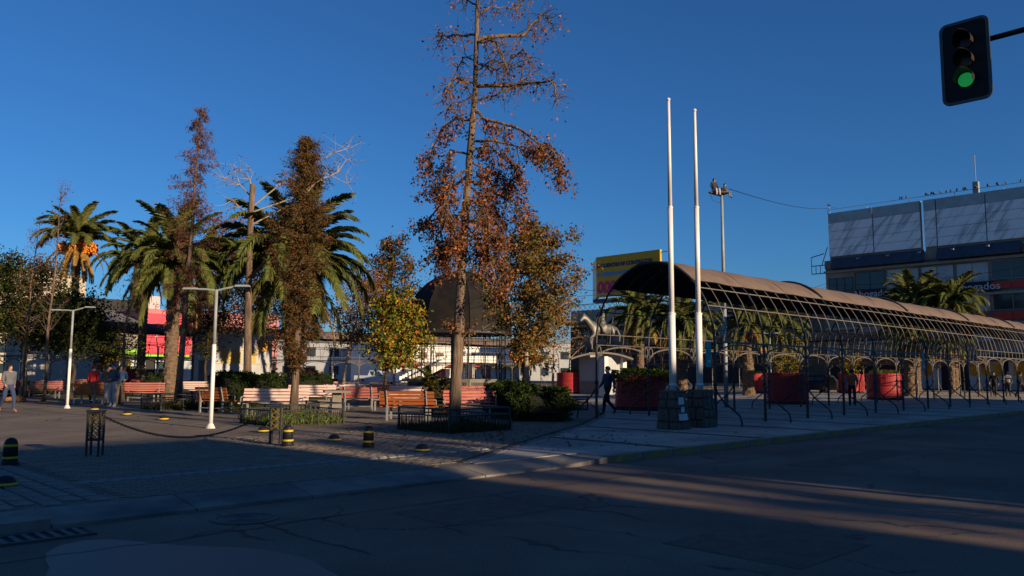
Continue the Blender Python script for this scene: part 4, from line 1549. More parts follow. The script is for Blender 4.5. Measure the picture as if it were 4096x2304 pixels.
def bench(label, px, by, rot, wdt=1.95, mat=REDW, Y=None, g='red slatted plaza benches'):
    q = G(px, by) if Y is None else at(px, Y)
    t = thing('bench', label, 'bench', (q.x, q.y, 0), rad(rot), g)
    key = (wdt, mat.name)
    if key not in BM:
        BM[key] = (MB().box((0, 0, 0), (wdt, .028, .084)).mesh('back_slat', mat), MB().box((0, 0, 0), (wdt, .085, .03)).mesh('seat_slat', mat))
    bs, ss = BM[key]
    for i in range(4):                                     # reclined back, faces -y
        z = .54 + i * .107
        inst('back_slat', bs, t, (R.uniform(-.01, .01), .20 + (z - .54) * .24, z), (-.23, R.uniform(-.004, .004), 0))
    for i in range(4):
        inst('seat_slat', ss, t, (R.uniform(-.01, .01), .11 - i * .105, .445 - .012 * abs(i - 1.5)), (0, R.uniform(-.004, .004), 0))
    for x in (-wdt * .36, wdt * .36):
        mb = MB()
        mb.box((x, .215, .24), (.06, .05, .48)).box((x, -.19, .21), (.06, .05, .42)).box((x, 0, .405), (.06, .46, .045))
        mb.tube([(x, .205, .42), (x, .25, .62), (x, .335, .93)], .022, 5)
        mb.build('leg_frame', BFRAME, t)
    for x in (-wdt * .47, wdt * .47):
        MB().tube([(x, .20, .62), (x, .05, .645), (x, -.16, .63), (x, -.20, .56), (x, -.17, .44)], .02, 5).build('armrest', BFRAME, t)
    MB().box((0, .215, .17), (wdt * .7, .03, .03)).build('stretcher', BFRAME, t)
    return t


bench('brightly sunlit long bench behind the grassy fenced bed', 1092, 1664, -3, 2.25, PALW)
bench('orange brown bench seen from behind, left of the tall tree', 1634, 1682, 171, 1.75, ORW)
bench('red bench half in shadow right of the tall tree', 1880, 1676, 4, 1.75)
bench('dark bench seen from behind near the stone table', 1440, 1642, 172, 1.5)
bench('shaded bench end-on beside the near lamp post', 862, 1650, 155, 1.5, ORW)
bench('lit red bench beside the sleeping dog', 176, 1592, 2, 1.9)
bench('leaf-dappled red bench beside the talking people', 562, 1606, -3, 2.1)
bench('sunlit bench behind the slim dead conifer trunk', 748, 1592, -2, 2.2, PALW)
bench('dark slatted bench turned away near the person in red', 352, 1616, 160, 1.7, ORW)
bench('far grey looking bench back before the white wall', 300, 1572, 178, 1.8)
bench('dark low bench behind the leaf-dappled bench', 588, 1576, 178, 1.9)
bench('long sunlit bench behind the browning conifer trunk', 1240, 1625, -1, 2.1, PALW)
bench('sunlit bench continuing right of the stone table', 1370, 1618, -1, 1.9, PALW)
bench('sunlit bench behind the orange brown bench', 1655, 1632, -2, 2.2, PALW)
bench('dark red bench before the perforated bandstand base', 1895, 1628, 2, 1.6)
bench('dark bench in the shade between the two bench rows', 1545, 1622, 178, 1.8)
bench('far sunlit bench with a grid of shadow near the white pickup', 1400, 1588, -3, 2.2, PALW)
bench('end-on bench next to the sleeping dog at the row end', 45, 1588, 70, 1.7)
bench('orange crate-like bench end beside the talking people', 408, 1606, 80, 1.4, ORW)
# stone tables and a stool
for px, by, lab in ((1345, 1648, 'square stone table in the shade before the benches'), (1485, 1604, 'far stone table between the bench rows')):
    q = G(px, by)
    t = thing('stone_table', lab, 'table', (q.x, q.y, 0), .3)
    MB().box((0, 0, .76), (.95, .95, .08)).build('top', CONC2, t)
    MB().box((0, 0, .36), (.38, .38, .72), taper=.8).build('pedestal', CONC2, t)
q = G(1295, 1650)
t = thing('stone_stool', 'square stone stool beside the shaded stone table', 'stool', (q.x, q.y, 0), .2)
MB().box((0, 0, .42), (.42, .42, .07)).build('seat', CONC2, t)
MB().box((0, 0, .195), (.28, .28, .38)).build('pedestal', CONC2, t)

# =====================================================================================
# BOLLARDS, CHAIN POSTS, LAMPS, FLAGPOLES, MAST, TRAFFIC LIGHT
# =====================================================================================
for px, by, lab in ((38, 1862, 'black bollard with yellow bands standing apart at the road end'), (1150, 1786, 'black bollard with yellow bands beside a lattice post'), (1473, 1791, 'black bollard with yellow bands between two rubber domes')):
    q = G(px, by)
    t = thing('bollard', lab, 'bollard', (q.x, q.y, 0), 0, 'black and yellow bollards')
    t.scale = (.84, .84, .84)
    MB().lathe([(.145, 0), (.15, .03), (.14, .035), (.145, .07), (.135, .075), (.132, .11)], 20).build('base', BLK, t)
    MB().lathe([(.132, .10), (.118, .38), (.11, .44), (.08, .49), (.03, .515)], 20).build('body', BLK, t, smooth=True)
    for z, r in ((.15, .131), (.375, .1195)):
        MB().lathe([(r, z - .022), (r + .004, z - .02), (r + .003, z + .02), (r - .001, z + .022)], 20, capb=False, capt=False).build('yellow_band', YEL, t)
for px, by, lab in ((87, 1606, 'black rubber dome beside the sleeping dog'), (172, 1613, 'black rubber dome next to the far lamp post'), (378, 1641, 'black rubber dome before the talking people'), (507, 1661, 'black rubber dome left of the far fenced bed'),
                    (654, 1681, 'black rubber dome above the hanging chain'), (1053, 1730, 'black rubber dome left of the lattice post'), (1336, 1766, 'black rubber dome left of the lone bollard'), (1688, 1808, 'black rubber dome in the sun patch'), (18, 1950, 'black rubber dome beside the ribbed paving band')):
    q = G(px, by)
    t = thing('rubber_dome', lab, 'bollard', (q.x, q.y, 0), 0, 'low rubber domes with yellow stripe')
    t.scale = (.8, .8, .76)
    MB().lathe([(.185, 0), (.19, .02), (.17, .085)], 20, capt=False).build('base', BLK, t)
    MB().lathe([(.172, .08), (.15, .13), (.10, .185), (.03, .205)], 20, capb=False).build('cap', BLK, t, smooth=True)
    MB().lathe([(.187, .045), (.190, .05), (.180, .08), (.174, .085)], 20, capb=False, capt=False).build('yellow_band', YEL, t)

tops = []
LATY = M('lattice_paint', (.16, .11, .02), .6, .4, 9)
for px, by, lab in ((376, 1826, 'black lattice chain post with yellow crossed bars, standing alone'), (1102, 1776, 'black lattice chain post beside a bollard')):
    q = G(px, by)
    t = thing('chain_post', lab, 'post', (q.x, q.y, 0), .12, 'lattice posts carrying the chain')
    for x in (-.1, .1):
        for y in (-.1, .1):
            MB().tube([(x, y, 0), (x, y, .78)], .022, 4).build('leg', IRON, t)
    for y in (-.1, .1):
        for z in (.29, .75):
            MB().box((0, y, z), (.2, .03, .03)).build('crossbar', IRON, t)
    for x in (-.1, .1):
        for z in (.29, .75):
            MB().box((x, 0, z), (.028, .2, .028)).build('crossbar', IRON, t)
    for k in range(4):
        rot = Matrix.Rotation(k * math.pi / 2, 3, 'Z')
        for z in (.37, .52, .67):
            mb = MB()
            for s in (-1, 1):
                mb.tube([rot @ Vector((-.09 * s, -.1, z - .075)), rot @ Vector((.09 * s, -.1, z + .075))], .009, 4)
            mb.build('crossed_bars', LATY, t)
    MB().box((0, 0, .79), (.26, .26, .03)).build('cap', IRON, t)
    tops.append(Vector((q.x, q.y, .76)))
lk = []
for i in range(9):
    a = 2 * math.pi * i / 8
    lk.append((.032 * math.cos(a), .017 * math.sin(a), 0))
lkm = MB().tube(lk, .006, 4, cap=False).mesh('link', IRON)
ch = thing('chain', 'rusty iron chain sagging between the two lattice posts', 'chain', tops[0])
nL = 110
d = tops[1] - tops[0]
prev = None
for i in range(nL):
    s = (i + .5) / nL
    p = d * s + Vector((0, 0, -.52 * 4 * s * (1 - s)))
    tang = d + Vector((0, 0, -.52 * 4 * (1 - 2 * s)))
    qt = tang.to_track_quat('X', 'Z')
    o = inst('link', lkm, ch, p)
    eul = (qt.to_matrix() @ Matrix.Rotation(math.pi / 2 if i % 2 else 0, 3, 'X')).to_euler()
    o.rotation_euler = eul


def pigeon(label, loc, rz=0.0, s=1.0, g='perched pigeons'):
    t = thing('pigeon', label, 'bird', loc, rz, g)
    if not pigeon.m:
        pigeon.m.append(MB().tube([(-.15, 0, .06), (-.06, 0, .09), (.03, 0, .115), (.10, 0, .15), (.12, 0, .20), (.135, 0, .235), (.155, 0, .23)], [.015, .05, .062, .045, .03, .03, .008], 7).mesh('body', M('pigeon_grey', (.07, .075, .085), .7, .3, 12), True))
        pigeon.m.append(MB().tube([(.01, .02, 0), (.01, .02, .08)], .006, 4).tube([(.01, -.02, 0), (.01, -.02, .08)], .006, 4).mesh('legs', M('pigeon_leg', (.25, .08, .06), .7)))
    inst('body', pigeon.m[0], t, (0, 0, 0), 0, s)
    inst('legs', pigeon.m[1], t, (0, 0, 0), 0, s)
    return t


pigeon.m = []


def lamp(label, px, by, ty, arm=.62, tilt=.0, Y=None, r=.055):
    q = G(px, by) if Y is None else at(px, Y)
    H = P(px, ty, q.y).z
    t = thing('lamp_post', label, 'lamp post', (q.x, q.y, 0), 0, 'white twin-armed lamp posts')
    MB().tube([(0, 0, 0), (0, 0, H * .6)], r, 10).build('lower_pole', WHITE, t, smooth=True)
    MB().tube([(0, 0, H * .6), (0, 0, H)], r * .78, 10).build('upper_pole', STEEL, t, smooth=True)
    MB().lathe([(r * 2.2, 0), (r * 2.0, .03), (r * 1.2, .12)], 10).build('foot', WHITE, t)
    for s in (-1, 1):
        dz = .05 + s * tilt
        MB().tube([(0, 0, H - .03), (s * arm * .5, 0, H + dz * .4), (s * arm, 0, H + dz)], .028, 6).build('arm', STEEL, t)
        MB().box((s * (arm + .17), 0, H + dz + .01), (.40, .16, .05), taper=.85).build('lamp_head', STEEL, t)
    return t, H


t, H1 = lamp('white twin-armed lamp post nearest the chain', 842, 1713, 1158, .52, .04)
q = G(842, 1713)
pigeon('pigeon perched on the arm of the near lamp post', (q.x - .62, q.y, H1 + .06), 2.0)
lamp('white twin-armed lamp post beside the talking people', 268, 1633, 1240, .5, .06)
lamp('white lamp post among the far benches', 1338, 1600, 1290, .4, 0, 60)
lamp('white lamp post beyond the round shaded planter', 3080, 1600, 1335, .4, 0, 62)
lamp('white lamp post left of the green awning shop', 640, 1600, 1385, .3, 0, 60)

# flagpoles on stone pedestals
for n_, (px, by, ty, lab) in enumerate(((2683, 1722, 405, 'tall white flagpole on the poster-scrapped stone pedestal'), (2793, 1714, 448, 'tall white flagpole on the clean stone pedestal'))):
    q = G(px, by)
    Yq = q.y + .42
    q = at(px + (6 if n_ == 0 else 3), Yq)
    H = P(px - 18, ty, Yq).z
    t = thing('flagpole', lab, 'flagpole', (q.x, q.y, 0), GRZ, 'white flagpoles on stone pedestals')
    hp = 1.02
    w0, w1 = .66, .52
    MB().box((0, 0, hp / 2), (w0 - .06, w0 - .06, hp - .03), taper=(w1 - .06) / (w0 - .06)).build('pedestal_core', M('mortar_dark', (.075, .062, .05), .9), t)
    for k in range(4):
        rot = Matrix.Rotation(k * math.pi / 2, 3, 'Z')
        zs = [0.0] + [q_ + R.uniform(-.05, .05) for q_ in (.26, .52, .78)] + [hp]
        for r_ in range(4):
            cuts = [0, R.uniform(.3, .7), 1] if R.random() < .7 else [0, R.uniform(.25, .4), R.uniform(.6, .75), 1]
            for ca, cb in zip(cuts, cuts[1:]):
                def pt(s, z, out):
                    w = w0 + (w1 - w0) * z / hp
                    return rot @ Vector(((s - .5) * w, -w / 2 - out, z))
                j = lambda: R.uniform(-.07, .07)
                a = [(ca + .012 + abs(j()) * .6, zs[r_] + .008 + abs(j()) * .5), (cb - .012 - abs(j()) * .6, zs[r_] + .008 + abs(j()) * .5), (cb - .012 - abs(j()) * .6, zs[r_ + 1] - .008 - abs(j()) * .5), (ca + .012 + abs(j()) * .6, zs[r_ + 1] - .008 - abs(j()) * .5)]
                o_ = R.uniform(.004, .016)
                fr = [pt(s, z, o_) for s, z in a]
                bk = [pt(s, z, -.05) for s, z in a]
                MB().add(fr + bk, [(0, 1, 2, 3), (0, 4, 5, 1), (1, 5, 6, 2), (2, 6, 7, 3), (3, 7, 4, 0)]).build('stone', STONE, t)
    MB().box((0, 0, hp), (w1 + .02, w1 + .02, .05)).build('pedestal_cap', STONE, t)
    if n_ == 0:                                           # torn posters on the street face
        for s0, s1, z0, z1 in ((.10, .62, .66, .88), (.32, .62, .46, .62), (.10, .84, .24, .44)):
            mb = MB()
            n = 14
            pts_ = []
            for i in range(n):
                a = 2 * math.pi * i / n
                ss = (s0 + s1) / 2 + (s1 - s0) / 2 * max(-1, min(1, 1.35 * math.cos(a))) * R.uniform(.82, 1)
                zz = (z0 + z1) / 2 + (z1 - z0) / 2 * max(-1, min(1, 1.35 * math.sin(a))) * R.uniform(.8, 1)
                w = w0 + (w1 - w0) * zz / hp
                pts_.append(Vector(((ss - .5) * w, -w / 2 - .027, zz)))
            mb.add(pts_, [tuple(range(n))])
            mb.add([p + Vector((0, .006, 0)) for p in pts_], [tuple(reversed(range(n)))])
            mb.build('torn_poster', POSTER, t)
    z1 = P(px, 1255, Yq).z
    z2 = P(px, 830, Yq).z
    MB().tube([(0, 0, hp), (0, 0, z1)], .095, 16).build('pole_section', WHITE, t, smooth=True)
    MB().tube([(0, 0, z1), (0, 0, z2)], .072, 16).build('pole_section', WHITE, t, smooth=True)
    MB().tube([(0, 0, z2), (0, 0, H)], [.058, .042], 14).build('pole_section', WHITE, t, smooth=True)
    for z, r in ((hp + .18, .104), (z1, .104), (z2, .078)):
        MB().lathe([(r * .9, z - .03), (r, z - .02), (r, z + .02), (r * .75, z + .03)], 16).build('collar', WHITE, t)
    MB().lathe([(.03, H), (.055, H + .03), (.055, H + .07), (.02, H + .1)], 10).build('truck', WHITE, t)
    if n_ == 0:
        for s in (-1, 1):
            MB().tube([(s * .09, -s * .09, hp + .17), (s * .15, -s * .15, hp + .01)], .008, 4).build('stay', WHITE, t)

# mast with triangular platform and two seated figures
YM = 36.0
q = at(2900, YM)
H = P(2890, 770, YM).z
mast = thing('mast', 'grey steel mast with a small triangular platform on top', 'mast', (q.x, q.y, 0))
MB().tube([(0, 0, 0), (0, 0, H * .45)], .10, 12).build('lower_pole', STEEL, mast, smooth=True)
MB().tube([(0, 0, H * .45), (0, 0, H + .15)], [.085, .06], 12).build('upper_pole', STEEL, mast, smooth=True)
RUST = M('rusty_frame', (.26, .12, .06), .7, .3, 8)
T3 = [Vector((-.62, -.1, H - .02)), Vector((.34, -.25, H - .02)), Vector((.05, .5, H - .02))]
MB().extr([(p.x, p.y) for p in T3], (0, 0, H - .06), (1, 0, 0), (0, 1, 0), (0, 0, 1), .03).build('platform_deck', IRON, mast)
for a, b in ((0, 1), (1, 2), (2, 0)):
    MB().tube([T3[a], T3[b]], .028, 5).build('platform_edge', RUST, mast)
for a in range(3):
    MB().tube([T3[a] * .9 + Vector((0, 0, H * .1)), Vector((0, 0, H + .2))], .018, 5).build('stay', RUST, mast)
MB().tube([(-.55, -.1, H - .05), (-.45, -.05, H - .35), (-.2, 0, H - .48), (0, 0, H - .42)], .008, 4).build('loose_cable', IRON, mast)

# wires
wires = [('thin wire from the mast top to the rooftop sign corner', P(2915, 755, YM), P(3345, 828, 88), .5),
         ('lower cable from the mast to the office building', P(2903, 1090, YM), P(3312, 1128, 88), .8),
         ('second lower cable from the mast to the office building', P(2903, 1092, YM), P(3312, 1140, 88), 1.0),
         ('cable crossing in front of the office windows', P(3312, 1140, 86), P(4180, 1052, 66), .5),
         ('cable from the mast towards the dome', P(2890, 1094, YM), P(2260, 1146, 75), .6)]
for lab, a, b, sag in wires:
    n = 16
    pts = [(b - a) * (i / n) + Vector((0, 0, -sag * 4 * (i / n) * (1 - i / n))) for i in range(n + 1)]
    o = MB().tube(pts, .018, 4).build('overhead_wire', BLK, loc=a)
    tag(o, lab, 'wire', 'overhead wires')

# traffic light on a long arm over the road
TL = P(3862, 245, 10.6)
hu, hv = toUV(TL)
t = thing('traffic_light', 'black traffic light with green lamp lit on a long arm', 'traffic light', (W(hu, -4.0).x, W(hu, -4.0).y, 0), GRZ)
yv = hv + 4.0
zc = TL.z
TLB = M('signal_black', (.006, .006, .007), .6, .2, 6)
TLE = M('signal_edge', (.10, .10, .10), .6, .2, 6)


def rrect(w, h, r, n=5):
    pts = []
    for cx, cy, a0 in ((w / 2 - r, h / 2 - r, 0), (-w / 2 + r, h / 2 - r, 90), (-w / 2 + r, -h / 2 + r, 180), (w / 2 - r, -h / 2 + r, 270)):
        for i in range(n + 1):
            a = rad(a0 + 90 * i / n)
            pts.append((cx + r * math.cos(a), cy + r * math.sin(a)))
    return pts


MB().extr(rrect(.62, 1.17, .10), (0, yv, zc), (0, 1, 0), (0, 0, 1), (1, 0, 0), .012).build('back_board', TLB, t)
oo = rrect(.62, 1.17, .10)
ii = rrect(.54, 1.09, .065)
mb = MB()
n = len(oo)
mb.add([(-.008, yv + p[0], zc + p[1]) for p in oo] + [(-.008, yv + p[0], zc + p[1]) for p in ii] + [(-.016, yv + p[0], zc + p[1]) for p in oo] + [(-.016, yv + p[0], zc + p[1]) for p in ii],
       [(2 * n + k, 2 * n + (k + 1) % n, 3 * n + (k + 1) % n, 3 * n + k) for k in range(n)] + [(k, (k + 1) % n, 2 * n + (k + 1) % n, 2 * n + k) for k in range(n)] + [(n + k, 3 * n + k, 3 * n + (k + 1) % n, n + (k + 1) % n) for k in range(n)])
mb.build('board_edge', TLE, t)
MB().box((.10, yv, zc - .02), (.18, .27, .80)).build('housing', TLB, t)
mg, tg, bg = nodes_of('green_lens_lit')
bg.inputs['Base Color'].default_value = (.01, .25, .05, 1)
bg.inputs['Emission Color'].default_value = (.03, .75, .16, 1)
bg.inputs['Emission Strength'].default_value = .15
LOFF = [M('red_lens_off', (.035, .006, .005), .25, .2, 20), M('amber_lens_off', (.06, .028, .008), .25, .2, 20), mg]
for k, dz in enumerate((.27, 0, -.27)):
    lens = MB()
    vs = [(-.055, yv, zc + dz)]
    for i in range(16):
        a = 2 * math.pi * i / 16
        vs.append((-.03, yv + .1 * math.cos(a), zc + dz + .1 * math.sin(a)))
    lens.add(vs, [(0, 1 + i, 1 + (i + 1) % 16) for i in range(16)])
    lo = lens.build('lens', LOFF[k], t, smooth=True)
    vz, fz = [], []
    for i in range(15):
        a = rad(-20 + 220 * i / 14)
        for x_, s_ in ((-.012, .112), (-.24 + .07 * abs(math.cos(a)), .118)):
            vz.append((x_, yv + s_ * math.cos(a), zc + dz + s_ * math.sin(a)))
            vz.append((x_, yv + (s_ + .006) * math.cos(a), zc + dz + (s_ + .006) * math.sin(a)))
    for i in range(14):
        o = i * 4
        fz += [(o, o + 2, o + 6, o + 4), (o + 1, o + 5, o + 7, o + 3), (o + 2, o + 3, o + 7, o + 6)]
    MB().add(vz, fz).build('visor', M('visor', (.03, .022, .018), .5), t)
za = zc + .27
MB().tube([(.12, yv - .02, za), (.12, yv * .5, za + .03), (.12, .0, za + .02)], [.038, .05, .06], 8).build('arm', TLB, t)
MB().tube([(.12, 0, RZ + .1), (.12, 0, za + .5)], [.11, .08], 12).build('pole', TLB, t)
MB().box((.12, 0, .12), (.4, .4, .06)).build('base_plate', TLB, t)

# =====================================================================================
# BUILDINGS AROUND
# =====================================================================================


def vx(px, u):
    t_ = (px - CX) / FPX
    Z = u / (UA.x * t_ + UA.y)
    return Z * (VA.x * t_ + VA.y)


def ux(px, v):
    t_ = (px - CX) / FPX
    Z = v / (VA.x * t_ + VA.y)
    return Z * (UA.x * t_ + UA.y)


def win(parent, axis, at_, a0, a1, z0, z1, pane=GLASS, npane=2, fr=WHITE, depth=.08, out=-1):
    """window: frame part with pane sub-parts; axis 'v' = on a face of constant u, 'u' = on a face of constant v"""
    def bx(mb, a, b, c, d, off, th):
        if axis == 'v':
            mb.box((at_ + out * off, (a + b) / 2, (c + d) / 2), (th, b - a, d - c))
        else:
            mb.box(((a + b) / 2, at_ + out * off, (c + d) / 2), (b - a, th, d - c))
        return mb
    f = MB()
    w = .06
    bx(f, a0, a1, z0, z0 + w, .02, depth)
    bx(f, a0, a1, z1 - w, z1, .02, depth)
    for i in range(npane + 1):
        c = a0 + (a1 - a0 - w) * i / npane
        bx(f, c, c + w, z0 + w, z1 - w, .02, depth * .98)
    fo = f.build('window', fr, parent)
    for i in range(npane):
        c = a0 + (a1 - a0 - w) * i / npane
        c2 = a0 + (a1 - a0 - w) * (i + 1) / npane
        bx(MB(), c + w, c2, z0 + w, z1 - w, .012, .02).build('pane', pane, fo)
    return fo


# --- office building with rooftop sign (facade faces the plaza along v)
UB = 87.0
ob = thing('office_building', 'long shaded office block with huge blank rooftop sign and lawyers name boards', 'building', (0, 0, 0), GRZ)
v0, v1 = 8.0, vx(3312, UB)
OW = M('office_wall', (.30, .27, .22), .85, .15, .6, dirt=(.15, .14, .12))
MB().box((UB + 7, (v0 + v1) / 2, 6.6), (14, v1 - v0, 13.2)).build('wall', OW, ob)
for z in (3.55, 6.45, 9.35, 12.75):
    MB().box((UB - .2, (v0 + v1) / 2, z), (.44, v1 - v0 + .1, .22)).build('floor_band', M('floor_band', (.28, .27, .24), .8), ob)
bays = [3320, 3425, 3557, 3692, 3834, 3976, 4150, 4350]
for r_, z0 in ((0, 10.55), (1, 7.6), (2, 4.7)):
    for i, (a, b) in enumerate(zip(bays, bays[1:])):
        va, vb = vx(b, UB) + .1, vx(a, UB) - .1
        pane = (GLASS, GLASS, GLASSL, GLASSL, GLASSL, GLASS, GLASS)[i] if r_ == 0 else (GLASS, GLASSL, GLASS, GLASSL, GLASSL, GLASS, GLASS)[i]
        win(ob, 'v', UB, va, vb, z0, z0 + (1.95 if i else 1.5), pane, 2 if i else 3, IRON if i < 2 else OW)
        if r_ < 2 and i >= (5 if r_ == 0 else 3):
            for s in range(2):
                c0 = va + (vb - va) * s / 2
                c1 = va + (vb - va) * (s + 1) / 2
                MB().box((UB - .32, (c0 + c1) / 2, z0 - .45), (.06, c1 - c0 - .08, .66)).build('balcony_panel', M('balcony_red', (.42, .045, .035), .6, .2, 3), ob)
            MB().tube([(UB - .32, va, z0 + .12), (UB - .32, vb, z0 + .12)], .03, 5).build('balcony_rail', STEEL, ob)
NAVY = M('name_board', (.018, .016, .024), .6, .2, 2)
LETTER = M('board_lettering', (.50, .52, .55), .6, .1, 3)
TR = (math.pi / 2, 0, -math.pi / 2)
for a, b, word in ((3432, 3556, 'Abogados'), (3696, 3828, 'LEX'), (3838, 3990, 'Abogados')):
    va, vb = vx(b, UB), vx(a, UB)
    bo = MB().box((UB - .28, (va + vb) / 2, 10.05), (.10, vb - va - .06, 1.02)).build('name_board', NAVY, ob)
    text('lettering', word, bo, (UB - .35, (va + vb) / 2 - .2, 10.05), TR, 1.02 if word != 'LEX' else .95, LETTER, .01, .004)
va, vb = vx(3428, UB), vx(3322, UB)
MB().box((UB - .28, (va + vb) / 2, 9.95), (.10, vb - va, .8)).build('name_board', NAVY, ob)
# sloping blue cornice and blank sign above
BLUE = M('blue_cornice', (.05, .06, .085), .6, .2, 1.5)
for a, b in ((3345, 3718), (3770, 4110), (4120, 4400)):
    va, vb = vx(b, UB), vx(a, UB)
    MB().add([(UB - .9, va, 13.05), (UB - .9, vb, 13.05), (UB - .25, vb, 14.25), (UB - .25, va, 14.25), (UB - .1, va, 13.0), (UB - .1, vb, 13.0)], [(0, 3, 2, 1), (0, 1, 5, 4)]).build('blue_cornice_panel', BLUE, ob)
MB().box((UB + .5, (v0 + v1) / 2, 13.6), (1.4, v1 - v0, .9)).build('parapet', OW, ob)
# tarpaulin panels, crease shade painted into the colour over the bump
ms, ts_, bs_ = nodes_of('sign_tarpaulin')
nn = ts_.nodes
tc = nn.new('ShaderNodeTexCoord')
mp_ = nn.new('ShaderNodeMapping')
mp_.vector_type = 'TEXTURE'
mp_.inputs['Rotation'].default_value = (rad(38), 0, 0)
mp_.inputs['Scale'].default_value = (1, 0.55, 4.5)
ts_.links.new(tc.outputs['Object'], mp_.inputs[0])
wv = nn.new('ShaderNodeTexNoise')
wv.inputs['Scale'].default_value = 1.0
wv.inputs['Detail'].default_value = 3
wv.inputs['Distortion'].default_value = 0.9
ts_.links.new(mp_.outputs[0], wv.inputs['Vector'])
rr_ = nn.new('ShaderNodeValToRGB')
rr_.color_ramp.elements[0].position = 0.36
rr_.color_ramp.elements[0].color = (.50, .51, .51, 1)
rr_.color_ramp.elements[1].position = .50
rr_.color_ramp.elements[1].color = (.88, .86, .84, 1)
ts_.links.new(wv.outputs[0], rr_.inputs[0])
ts_.links.new(rr_.outputs[0], bs_.inputs['Base Color'])
bpn = nn.new('ShaderNodeBump')
bpn.inputs['Strength'].default_value = .6
bpn.inputs['Distance'].default_value = .15
ts_.links.new(wv.outputs[0], bpn.inputs['Height'])
ts_.links.new(bpn.outputs[0], bs_.inputs['Normal'])
bs_.inputs['Roughness'].default_value = .7
segs = [(3334, 3514), (3516, 3708), (3722, 3772), (3774, 3974), (3976, 4200), (4202, 4420)]
zr = [14.45, 15.35, 16.3, 17.25, 18.2, 19.35]
GREENISH = M('sign_top_strip', (.34, .42, .42), .7, .2, 1)
for a, b in segs:
    va, vb = vx(b, UB), vx(a, UB)
    for i in range(5):
        MB().box((UB - .3 + R.uniform(-.015, .015), (va + vb) / 2, (zr[i] + zr[i + 1]) / 2), (.06, vb - va - .05, zr[i + 1] - zr[i] - .035)).build('sign_panel', GREENISH if i == 4 else ms, ob)
MB().box((UB + .05, (vx(3722, UB) + v0) / 2, 16.7), (.3, vx(3722, UB) - v0, 5.3)).build('sign_backing', OW, ob)
MB().box((UB + .05, (vx(3709, UB) + vx(3334, UB)) / 2, 16.7), (.3, vx(3334, UB) - vx(3709, UB), 5.3)).build('sign_backing', OW, ob)
for k in range(9):
    vq = v0 + 2 + k * 3.1
    MB().tube([(UB - .3, vq, 14.2), (UB - 1.2, vq, 13.9)], .03, 4).box((UB - 1.25, vq, 13.85), (.3, .25, .14)).build('sign_lamp', STEEL, ob)
MB().tube([(UB - .3, v0, 19.75), (UB - .3, vx(3334, UB), 19.75)], .025, 4).build('roof_wire', STEEL, ob)
for k in range(8):
    vq = v0 + (vx(3334, UB) - v0) * k / 7
    MB().tube([(UB - .3, vq, 19.3), (UB - .3, vq, 19.76)], .025, 4).build('roof_wire_post', STEEL, ob)
va = vx(3334, UB)
MB().tube([(UB - .3, va - .2, 19.3), (UB - .3, va - .2, 20.1)], .06, 6).build('corner_post', STEEL, ob)
MB().tube([(UB, vx(3938, UB), 19.3), (UB, vx(3938, UB), 23.2)], .04, 5).box((UB, vx(3938, UB), 19.9), (.5, .5, 1.2)).build('antenna', STEEL, ob)
# side catwalk
mb = MB()
ve = v1
for z in (12.7, 13.6, 14.9):
    mb.tube([(UB - .2, ve, z), (UB - .2, ve + 1.5, z - (.0 if z < 14 else .3))], .05, 4)
for y_ in (.5, 1.0, 1.5):
    mb.tube([(UB - .2, ve + y_, 12.7), (UB - .2, ve + y_, 13.6 if y_ < 1.5 else 14.6)], .04, 4)
mb.tube([(UB - .2, ve - .4, 15.6), (UB - .2, ve + .3, 13.6)], .05, 4)
mb.build('catwalk', IRON, ob)
# shop fronts at street level with yellow posters
for a, b in ((3660, 3760), (3872, 4010), (4030, 4110)):
    va, vb = vx(b, UB), vx(a, UB)
    so_ = MB().box((UB - .12, (va + vb) / 2, 1.45), (.2, vb - va, 2.7)).build('shop_shutter', GLASSL, ob)
    for i in range(3 if b == 4010 else 1):
        c = va + (vb - va) * (i + .5) / (3 if b == 4010 else 1)
        MB().box((UB - .24, c, 2.0), (.03, .85, 1.15)).build('yellow_poster', M('yellow_poster', (.60, .30, .02), .7, .35, 2.5, dirt=(.45, .06, .02)), so_)
MB().box((UB - .7, (v0 + v1) / 2, 3.1), (1.4, v1 - v0, .18)).build('street_canopy', DARKW, ob)
MB().box((UB - .06, (v0 + v1) / 2, 1.4), (.1, v1 - v0 - .1, 2.8)).build('street_front', DARKW, ob)

# pigeons along the rooftop wire
for k in range(26):
    vq = v0 + 3 + (vx(3420, UB) - v0 - 3) * (R.random() if k > 20 else (.30 + .5 * R.random()))
    q = W(UB - .3, vq)
    pigeon('pigeon sitting on the wire along the top of the blank rooftop sign', (q.x, q.y, 19.76), GRZ + math.pi + R.uniform(-.6, .6), 1.25, 'pigeons on the rooftop wire')
q = W(UB - .3, vx(3334, UB) - .2)
pigeon('pigeon on the corner post of the rooftop sign', (q.x, q.y, 20.1), 2.5, 1.5)
for dx_, dy_, z, rz_ in ((-.75, -.4, 8.44, 2.5), (.1, -.5, 8.62, .4), (.85, -.3, 8.42, .2)):
    pigeon('pigeon standing on the crown of the black dome', (DX + dx_, DY + dy_, z), rz_, 1.3, 'pigeons on the black dome')
pigeon('pigeon low on the shoulder of the black dome', (DX - 2.75, DY - .3, 7.22), 2.2, 1.3)

